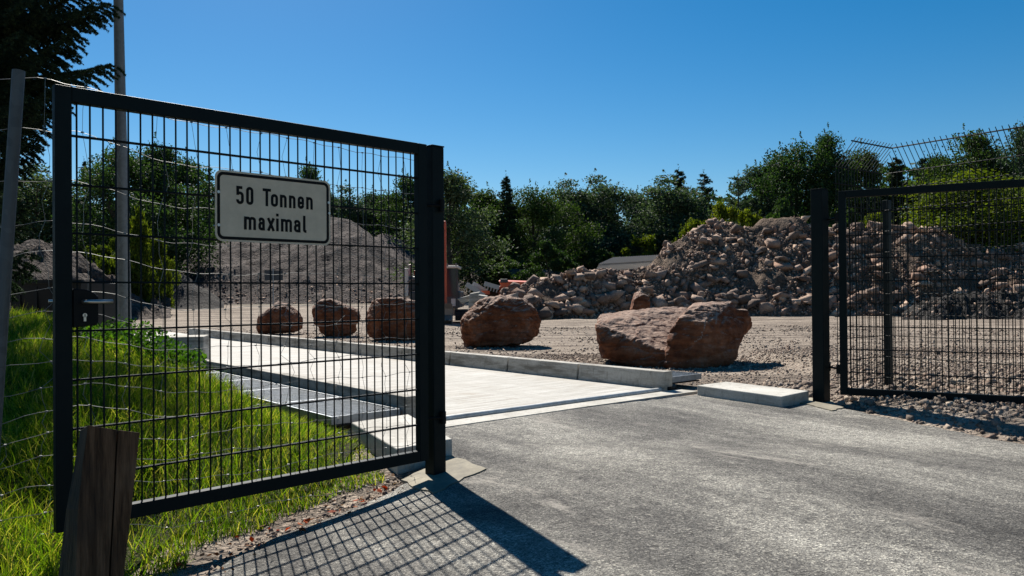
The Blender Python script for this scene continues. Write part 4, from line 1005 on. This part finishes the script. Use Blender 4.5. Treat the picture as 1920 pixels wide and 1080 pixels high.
VAR['s0'] = (conifer_meshes(5, 12, 6.4, whorl=.34), 12.0, 5.0); VAR['s1'] = (conifer_meshes(9, 12, 6.8, whorl=.38, sparse=.8), 12.0, 5.0)
VAR['p0'] = (conifer_meshes(15, 12, 5.5, LF2, .75, .7, .45), 12.0, 5.5)
VAR['b0'] = (tree_meshes(61, 3, 3.6, LF3, 46, 240, .11, low=.04), 3.0, 3.6); VAR['b1'] = (tree_meshes(67, 3, 3.4, LF1, 46, 240, .11, low=.03), 3.0, 3.4)
VAR['b2'] = (conifer_meshes(21, 3.0, 2.0, LF3, .25, 1.0, .2), 3.0, 2.0)
used = {}
def tree(kind, u, vtop, D, wpx=None, label='', cat='tree', group=None, name=None):
    (mt, mc), H0, W0 = VAR[kind]
    X = (u - 960) / F * D; g = float(zt(X, D)); H = at(u, vtop, D)[2] - g; sz_ = H / H0 * 1.0
    sxy = (wpx * 1.22 * D / F) / W0 if wpx else sz_
    nm = name or {'d': 'broadleaf_tree', 's': 'spruce_tree', 'p': 'young_larch', 'b': 'bush'}[kind[0]]
    r = empty(nm, (X, D, g - .05), random.uniform(0, 6.28), label, cat, group)
    r.scale = (sxy, sxy, sz_)
    for nm2, me in (('trunk' if kind[0] != 'b' else 'stems', mt), ('crown' if kind[0] != 'b' else 'foliage', mc)):
        o = bpy.data.objects.new(nm2, me); COL.objects.link(o); o.parent = r
G1 = 'trees of the wood behind the yard'
TL = [('d1', 62, 308, 62, 190, 'mid green bushy tree left of the gate leaf, above the soil mound'), ('s1', 158, 300, 66, 60, 'small dark spruce just inside the free edge of the sign gate'),
 ('d2', 235, 273, 60, 190, 'tall dark round-headed tree seen behind the metal pole'), ('d0', 305, 283, 64, 150, 'dark tree filling the space right of the metal pole'), ('s1', 395, 316, 66, 70, 'spruce tip rising just left of the sign'),
 ('d0', 350, 308, 60, 120, 'dark tree between the metal pole and the sign'),
 ('d1', 460, 372, 72, 150, 'low tree hidden mostly behind the left half of the sign'), ('d5', 578, 318, 66, 110, 'tree whose crown shows just above the right half of the sign'), ('d0', 520, 385, 74, 150, 'dark tree behind the middle of the sign'),
 ('d1', 650, 350, 68, 120, 'leafy tree right of the sign above the gravel peak'), ('d3', 705, 362, 72, 110, 'grey-green tree above the right slope of the big gravel heap'), ('d5', 760, 338, 66, 120, 'loose-crowned tree just left of the hinge post'),
 ('d3', 845, 322, 62, 140, 'olive green tree just right of the hinge post'), ('d0', 905, 364, 66, 130, 'dark tree between the hinge post and the slim spruce'), ('s0', 950, 326, 64, 62, 'slim dark pointed spruce right of the hinge post'),
 ('d2', 1003, 347, 66, 140, 'round-topped dark tree right of the slim spruce'), ('d1', 1062, 338, 62, 160, 'grey-green tree left of the bright gap in the wood'), ('d1', 1118, 330, 64, 150, 'tall grey-green tree at the bright gap in the wood'),
 ('d3', 1195, 362, 72, 90, 'thin pale tree standing in the gap above the shed'), ('d1', 1245, 332, 62, 160, 'wide silvery tree above the shed roof'), ('s0', 1274, 314, 66, 84, 'spruce tip poking out of the wide silvery tree'),
 ('s1', 1322, 324, 64, 90, 'ragged spruce left of the young larch'), ('p0', 1386, 318, 58, 120, 'thin see-through young larch above the twin rubble peaks'), ('d3', 1437, 306, 62, 110, 'light feathery tree left of the tallest dark tree'),
 ('d2', 1492, 262, 60, 170, 'tallest dark broad tree left of the plain gate post'), ('d5', 1553, 260, 60, 120, 'dark tree behind the left end of the slanted fence top'), ('d0', 1622, 292, 62, 120, 'dark tree behind the corner of the mesh fence'),
 ('s0', 1682, 290, 60, 84, 'spruce behind the fence corner, left of a second spruce'), ('s0', 1736, 290, 62, 80, 'spruce behind the mesh fence, right of a similar spruce'), ('d0', 1762, 300, 64, 110, 'dark tree behind the spruces at the mesh fence'),
 ('d5', 1822, 260, 56, 170, 'tall dark see-through tree above the yellow-green bush'), ('d2', 1880, 285, 60, 130, 'dark tree at the right edge behind the mesh fence'), ('d3', 1930, 232, 50, 110, 'feathery tall tree cut by the right edge of the picture'),
 ('d1', -30, 330, 60, 150, 'tree at the left edge behind the leaning tube post')]
for k, u, v, D, wpx, lab in TL: D = D + 34 if 320 < u < 835 else D + (24 if 1040 < u < 1340 else 12 if u > 850 else 0); tree(k, u, v, D, wpx, lab, group=G1)
G2 = 'bushes along the foot of the wood'
BL = [('b0', 258, 404, 44, 85, 'bright green upright bush right of the metal pole'), ('b2', 262, 394, 43, 40, 'small light green sapling standing up from the bush by the pole'), ('b0', 298, 444, 45, 55, 'light green bush at the left foot of the gravel heap'), ('b0', 195, 458, 45, 90, 'yellowish low bush on the soil mound left of the pole'),
 ('b1', 1028, 455, 56, 90, 'mid green bush in the shade above the low soil mound'), ('b1', 1135, 470, 55, 90, 'leafy bush left of the shed roof'), ('b0', 1215, 440, 58, 90, 'green bush just above the shed roof'),
 ('b0', 1352, 378, 50, 90, 'yellow-green bush behind the left rubble peak'), ('b0', 1400, 392, 50, 90, 'yellow-green bush in the saddle between the rubble peaks'), ('b1', 1468, 380, 52, 100, 'green bush behind the right rubble peak'), ('b0', 1300, 410, 53, 80, 'green bush at the left shoulder of the tall rubble'),
 ('b1', 1590, 400, 50, 90, 'dark bush behind the plain gate post'), ('b0', 1645, 398, 50, 100, 'green bush behind the fence corner post'), ('b1', 1720, 410, 49, 110, 'bush behind the right part of the rubble'),
 ('b1', 880, 470, 58, 120, 'dark bush behind the excavator cab'), ('b1', 945, 480, 58, 110, 'dark bush above the orange machine'), ('b1', 740, 430, 68, 120, 'dark bush behind the second gravel heap'), ('b1', 820, 440, 66, 140, 'dark bush behind the hinge post')]
for k, u, v, D, wpx, lab in BL: D = D + 34 if 320 < u < 835 else D + (20 if 1040 < u < 1250 else 8 if 850 < u < 1330 else 0); tree(k, u, v, D, wpx, lab, 'bush', G2)
tree('d4', 1835, 318, 44, 210, 'large bright yellow-green bush lit by the sun behind the mesh fence', 'bush', G2, 'bush')
tree('d4', 1925, 330, 46, 150, 'yellow-green bush cut by the right edge behind the mesh fence', 'bush', G2, 'bush')
# far wood behind, one mass
n = 60000; u = RNG.uniform(-900, 2800, n); D = RNG.uniform(106, 122, n); X = (u - 960) / F * D
top = 14.0 + 2.2 * fbm(X * .12, D * 0 + 3, 5, 3) + np.where(u > 1350, 4.5, 0) * S(u, 1350, 1600); z = RNG.uniform(0, 1, n) ** .8 * top
gap = (np.abs(u - 1175) < 16) & (z > 5.5); m = ~gap
V, Fc = leaves(np.stack([X, D, z + .6], -1)[m], RNG.uniform(.6, 1.3, n)[m])
finish(link('far_wood', mesh_from('far_wood', V, Fc, LF1)), 'dark mass of wood closing the view behind the single trees', 'wood', kind='stuff')

# near spruce at the left
def near_spruce():
    r = np.random.default_rng(4); base = np.array([-7.6, 10.5, .1]); root = empty('spruce_tree', base, 0, 'big spruce at the left edge with drooping branches over the gate', 'tree')
    mb = MB(); mb.tube([base, base + np.array([.05, 0, 8]), base + np.array([.1, 0, 16])], .24, 12, r2=.04); mb.build('trunk', BARK, root, smooth=True)
    segs = []; wood = []
    tips = [((206, 122), 8.0, 3.35), ((150, 140), 7.6, 3.3), ((120, 165), 8.4, 3.2), ((90, 150), 8.0, 3.3), ((55, 180), 7.4, 3.2), ((96, 215), 8.2, 3.0), ((60, 265), 7.8, 2.6), ((8, 250), 7.2, 2.9), ((-20, 330), 8.0, 2.3), ((-40, 420), 7.6, 1.8), ((10, 300), 8.6, 2.4),
            ((40, 385), 8.0, 2.2), ((50, 470), 7.6, 1.6),
            ((120, 92), 8.6, 4.3), ((145, 60), 7.8, 4.3), ((110, 40), 8.4, 4.5), ((182, 30), 8.0, 4.7), ((205, 8), 7.5, 4.9), ((90, 110), 7.6, 4.2), ((60, 80), 8.8, 4.3), ((100, 10), 8.8, 4.8), ((40, 60), 7.3, 4.4), ((20, 110), 8.4, 4.2), ((160, -20), 8.2, 5.0), ((215, -45), 8.6, 5.3), ((70, -10), 7.4, 5.0), ((10, 20), 7.8, 4.7), ((130, -60), 7.8, 5.3), ((180, -90), 8.4, 5.6), ((70, -80), 8.8, 5.6), ((20, -50), 7.5, 5.3)]
    for (u, v), d, zs in tips: spruce_branch(np.array([base[0], base[1], at(-89, v - 25, 10.5)[2]]), at(u, v, d), r, .12, .42, .085, .10, .05 if u > 180 else .10, segs, wood)
    for i in range(190):
        a = r.uniform(0, 6.28); z = r.uniform(3.5, 15.5); R_ = (17 - z) * .34 + .2
        if z < 6.3 and (math.cos(a) > -.3 or math.sin(a) < -.2): z += 3.4
        tq = base + np.array([R_ * math.cos(a), R_ * math.sin(a), z - .5]); uq = 960 + F * tq[0] / tq[1]; vq = 552 - F * (tq[2] - CAMZ) / tq[1]
        if vq > -70 and uq > -400: continue
        if tq[0] > -4.7: tq = base + (tq - base) * (2.9 * r.uniform(.8, 1) / (tq[0] - base[0])); tq[2] = z - .4; a = math.atan2(tq[1] - base[1], tq[0] - base[0]); R_ = np.linalg.norm(tq[:2] - base[:2])
        spruce_branch(base + np.array([0, 0, z]), base + np.array([R_ * math.cos(a), R_ * math.sin(a), z - .5]), r, .26, .6, .2, .2, .08, segs, None)
    A = np.array([s[0] for s in segs]); B = np.array([s[1] for s in segs])
    d = np.linalg.norm(A - at(60, 100, 8.0), axis=1) < 3.2
    V1, F1 = needle_tris(A[d], B[d], 60, .027, .0062, r, .5); V2, F2 = needle_tris(A[~d], B[~d], 12, .09, .018, r)
    me = mesh_from('crown', np.concatenate([V1, V2]), np.concatenate([F1, F2 + len(V1)]), LFN); link('crown', me, root)
    mb = MB()
    for pts, Lb in wood: mb.tube(pts, .014, 5, r2=.004, cap=False)
    for s in segs[:9000:1]: 
        if np.linalg.norm(s[0] - at(60, 100, 8.0)) < 3.2: mb.tube([s[0], s[1]], .0026, 3, cap=False)
    mb.build('branches', BARK, root)
near_spruce()

# ------------------------------------------------------------------ shed roof
def shed():
    D0, D1 = 46.0, 52.0; g = 0
    e0 = at(1115, 510, D0); e1 = at(1240, 498, D0); m0 = at(1123, 497, D0 + 1.2); m1 = at(1245, 492, D0 + 1.2); r0 = at(1150, 483, D1); r1 = at(1262, 479, D1)
    roof = empty('shed', (e0[0], e0[1], float(zt(e0[0], e0[1]))), 0, 'low grey shed with a corrugated roof half hidden behind the rubble', 'shed')
    RM = m_flat('fibre_cement', (.36, .32, .265), .85)
    def corr(A, B, C_, D_, name, n=50, amp=.04):
        mb = MB(); k = n * 4; V = []; 
        nrm = np.cross(B - A, C_ - A); nrm /= np.linalg.norm(nrm); nrm = nrm if nrm[2] > 0 else -nrm
        for off in (0, -.03):
            for (P, Q) in ((A, B), (C_, D_)):
                for i in range(k + 1): V.append(P + (Q - P) * i / k + nrm * (amp * math.sin(i / k * n * 2 * math.pi) + off))
        m = k + 1; Fs = [(i, i + 1, m + i + 1, m + i) for i in range(k)] + [(2 * m + i, 3 * m + i, 3 * m + i + 1, 2 * m + i + 1) for i in range(k)] + [(i, 2 * m + i, 2 * m + i + 1, i + 1) for i in range(k)]
        mb.add(V, Fs); return mb.build(name, RM, roof, smooth=False)
    ex = (e1 - e0) * .5
    corr(e0, e1 + ex, m0, m1 + ex, 'lower_roof'); corr(m0 + Z * .06, m1 + ex + Z * .06, r0, r1 + ex, 'upper_roof')
    fa = MB(); fa.hexa([m0 + np.array([0, .05, -.12]), m1 + ex + np.array([0, .05, -.12]), m1 + ex + np.array([0, .1, -.12]), m0 + np.array([0, .1, -.12])], [m0 + np.array([0, .05, .07]), m1 + ex + np.array([0, .05, .07]), m1 + ex + np.array([0, .1, .07]), m0 + np.array([0, .1, .07])]); fa.build('fascia', RM, roof)
    wl = m_flat('dark_boards', (.035, .028, .022), .85); zb = float(zt(e0[0], D0)) - .1
    q = [e0 + np.array([.4, .5, -.25]), e1 + ex + np.array([0, .5, -.25]), r1 + ex + np.array([0, 4, -.4]), r0 + np.array([0, 4, -.4])]
    mb = MB(); mb.hexa([(p[0], p[1], zb) for p in q], [tuple(p) for p in q]); mb.build('wall', wl, roof)
shed()

# ------------------------------------------------------------------ excavator
ORG = m_paint('orange_red_paint', (.55, .085, .02), .4); CREAM = m_paint('cream_paint', (.50, .47, .42), .5); GREYP = m_paint('grey_paint', (.035, .037, .04), .5)
GLASS = m_flat('cab_glass', (.012, .02, .03), .18, 0, .4); RUBR = m_flat('black_rubber', (.02, .018, .016), .8); STEEL = m_flat('worn_steel', (.22, .19, .165), .5, .5)
D = 31.0
ex = empty('excavator', (at(825, 600, D)[0], D, float(zt(at(825, 600, D)[0], D))), 0, 'orange and grey tracked excavator standing mostly hidden behind the hinge post', 'excavator')
def pbox(mb, u0, u1, v0, v1, d0, d1):
    a, b = at(u0, v1, d0), at(u1, v0, d0); return mb.hexa([(a[0], d0, a[2]), (b[0], d0, a[2]), (b[0], d1, a[2]), (a[0], d1, a[2])], [(a[0], d0, b[2]), (b[0], d0, b[2]), (b[0], d1, b[2]), (a[0], d1, b[2])])
for (u0, u1, d0) in ((772, 797, D - .2), (853, 878, D - .2)):
    a, b = at(u0, 602, d0), at(u1, 583, d0); r = (b[2] - a[2]) / 2; P = []
    for k in range(20):
        t = 2 * math.pi * k / 20; P.append((d0 + 1.2 + (1.0 if math.cos(t) > 0 else -1.0) * .8 + r * math.cos(t), a[2] + r + r * math.sin(t)))
    mb = MB(); mb.hexa([(a[0], y, z) for y, z in P], [(b[0], y, z) for y, z in P])
    for k in range(10): y = d0 + .3 + k * .2; mb.box(((a[0] + b[0]) / 2, y, b[2] + .015), (b[0] - a[0] + .04, .06, .03)); mb.box(((a[0] + b[0]) / 2, d0 - .01 + .001 * k, a[2] + .03 + k * .035), (b[0] - a[0] + .02, .05, .018))
    mb.build('track', RUBR, ex)
mb = MB(); pbox(mb, 797, 853, 592, 578, D + .3, D + 2.0); mb.build('undercarriage', STEEL, ex)
mb = MB(); pbox(mb, 768, 862, 546, 578, D + .1, D + 2.9); mb.build('upper_body', GREYP, ex, bevel=.05)
mb = MB(); pbox(mb, 764, 812, 518, 546, D + .6, D + 2.8); mb.build('engine_hood', GREYP, ex, bevel=.06)
mb = MB(); pbox(mb, 759, 765.5, 503, 556, D + .5, D + 1.4); mb.build('side_panel', CREAM, ex, bevel=.02)
mb = MB(); pbox(mb, 776, 788, 507, 517, D + .9, D + 1.6); mb.build('red_cover', ORG, ex, bevel=.03)
mb = MB(); mb.tube([at(768, 520, D + 1), at(768, 497, D + 1), at(771, 497, D + 1)], .05, 8); mb.build('exhaust', STEEL, ex); mb = MB(); mb.tube([at(764, 528, D + .5), at(772, 524, D + .5), at(784, 522, D + .5), at(790, 522, D + .5)], .035, 6); mb.build('handrail', STEEL, ex)
# cab: pillars, glass, roof
cab = MB()
for u0, u1 in ((834, 836.5), (855.5, 858)): pbox(cab, u0, u1, 503, 578, D + .05, D + .13); pbox(cab, u0, u1, 503, 578, D + 1.4, D + 1.5)
pbox(cab, 836.5, 855.5, 556, 577, D + .06, D + .13); cabo = cab.build('cab', GREYP, ex)
mb = MB(); pbox(mb, 832, 860, 498, 503, D - .02, D + 1.6); mb.build('cab_roof', CREAM, cabo, bevel=.03)
mb = MB(); pbox(mb, 836.5, 855.5, 503, 556, D + .09, D + .11); mb.build('windscreen', GLASS, cabo)
mb = MB(); pbox(mb, 857, 857.8, 503, 550, D + .15, D + 1.4); mb.build('side_window', GLASS, cabo)
mb = MB(); mb.tube([at(834, 496, D), at(858, 496, D)], .02, 6); mb.tube([at(838, 498, D), at(838, 493, D)], .03, 6); mb.tube([at(855, 498, D), at(855, 493, D)], .03, 6); mb.build('roof_rail', STEEL, cabo)
mb = MB(); pbox(mb, 846, 854, 560, 574, D + .03, D + .06); mb.build('lower_panel', CREAM, cabo)
a0 = [at(828, 560, D + .8), at(827, 480, D + .3), at(829, 418, D - .6)]
mb = MB(); mb.box((a0[0] + a0[1]) / 2, (.32, .35, np.linalg.norm(a0[1] - a0[0])), (1, 0, 0), None, (a0[1] - a0[0]) / np.linalg.norm(a0[1] - a0[0])); mb.box((a0[1] + a0[2]) / 2 + np.array([0, -.02, .02]), (.30, .32, np.linalg.norm(a0[2] - a0[1])), (1, 0, 0), None, (a0[2] - a0[1]) / np.linalg.norm(a0[2] - a0[1])); mb.build('boom', ORG, ex, bevel=.04)
s1 = at(829.5, 416, D - .7); s2 = at(830.5, 575, D - 1.3)
mb = MB(); mb.box((s1 + s2) / 2, (.30, .28, np.linalg.norm(s2 - s1)), (1, 0, 0), None, (s1 - s2) / np.linalg.norm(s1 - s2)); mb.build('stick', ORG, ex, bevel=.04)
mb = MB(); mb.tube([at(828, 440, D - .95), at(828, 520, D - 1.3)], .05, 8); mb.tube([at(828, 520, D - 1.3), at(828, 560, D - 1.5)], .03, 8); mb.build('hydraulic_ram', CHROME, ex, smooth=True)
bp = [(-.0, 0), (.35, -.05), (.5, -.4), (.35, -.72), (.0, -.78), (-.25, -.62), (-.1, -.55), (.15, -.45), (.12, -.2)]
mb = MB(); o_ = s2 + np.array([0, 0, .12]); mb.hexa([(o_[0] - .33, o_[1] + y - .2, o_[2] + z) for y, z in bp], [(o_[0] + .36, o_[1] + y - .2, o_[2] + z) for y, z in bp])
for k in range(4): mb.box((o_[0] - .27 + k * .19, o_[1] - .5, o_[2] - .63), (.07, .16, .05))
mb.build('bucket', STEEL, ex, bevel=.01)

# ------------------------------------------------------------------ orange crusher with conveyors
D = 39.0
cr = empty('mobile_crusher', (at(950, 560, D)[0], D, float(zt(at(950, 560, D)[0], D))), 0, 'orange mobile crusher with conveyors standing behind the low rubble', 'crusher')
mb = MB(); A_, B_ = at(935, 527, D), at(995, 529, D); A2, B2 = at(945, 546, D), at(980, 546, D)
mb.hexa([A2, B2, B2 + np.array([0, 1.3, 0]), A2 + np.array([0, 1.3, 0])], [A_, B_, B_ + np.array([0, 2.2, .1]), A_ + np.array([0, 2.2, .1])]); mb.build('hopper', ORG, cr, bevel=.02)
mb = MB(); pbox(mb, 936, 952, 536, 556, D + .3, D + 2); mb.build('engine_box', ORG, cr, bevel=.04)
mb = MB(); pbox(mb, 938, 952, 523, 530, D - .2, D + 1.2); mb.build('control_box', GREYP, cr, bevel=.03)
def conv(p, q, w_, nm):
    mb = MB(); d = q - p; ln = np.linalg.norm(d); d /= ln; s = np.array([0, 1., 0]); n_ = np.cross(d, s); n_ = n_ if n_[2] > 0 else -n_
    mb.box((p + q) / 2, (ln, w_, .10), d, s, n_); mb.box((p + q) / 2 + s * -(w_ / 2 + .03) + n_ * .04, (ln, .04, .22), d, s, n_); mb.box((p + q) / 2 + s * (w_ / 2 + .03) + n_ * .04, (ln, .04, .22), d, s, n_)
    for k in range(5): c = p + d * ln * (k + .5) / 5 - n_ * .15; mb.box(c, (.05, w_, .16), d, s, n_)
    mb.build(nm, m_flat('conveyor_steel', (.38, .37, .34), .6) if 'conveyor_steel' not in bpy.data.materials else bpy.data.materials['conveyor_steel'], cr)
conv(at(908, 533, D), at(936, 541, D), .9, 'conveyor'); conv(at(874, 534, D), at(908, 556, D), .9, 'conveyor'); conv(at(886, 533, D + 1), at(912, 548, D + 1), .7, 'conveyor')
mb = MB(); pbox(mb, 910, 934, 547, 558, D + .4, D + 1.8); mb.build('chassis', RUBR, cr)
mb = MB(); pbox(mb, 902, 918, 545, 552, D - .3, D + .3); mb.build('side_guard', ORG, cr)

# broken concrete slabs near the excavator
def slabm(pts, d, th, label):
    P = [at(u, v, d) for u, v in pts]; Q = [p + np.array([.05, th, .03]) for p in P]; mb = MB(); mb.hexa(P, Q)
    finish(mb.build('concrete_slab', CONC, bevel=.02), label, 'concrete slab', 'broken concrete slabs by the excavator')
slabm([(880, 551), (897, 548), (906, 565), (900, 582), (878, 578)], 28.0, .35, 'upright broken concrete slab right of the excavator')
slabm([(857, 560), (880, 554), (886, 562), (866, 570)], 28.6, .8, 'flat pale concrete slab tilted towards the excavator track')
slabm([(896, 553), (912, 556), (918, 575), (904, 585)], 27.4, .4, 'leaning concrete slab nearest the orange brown boulder')

# dark board on a stake in front of the gravel heap
D = 44.0
bd = empty('notice_board', (at(513, 570, D)[0], D, float(zt(at(513, 570, D)[0], D))), 0, 'small dark blank board on a thin stake before the gravel heap', 'board')
mb = MB(); pbox(mb, 496, 530, 507, 526, D, D + .05); mb.build('panel', GREYP, bd)
mb = MB(); p = at(512, 503, D - .05); mb.tube([(p[0], p[1], bd.location[2]), p], .035, 6); mb.build('stake', GALV, bd)
for o in bpy.data.objects:
    if o.type == 'MESH' and not o.data.materials: print('NOMAT', o.name)
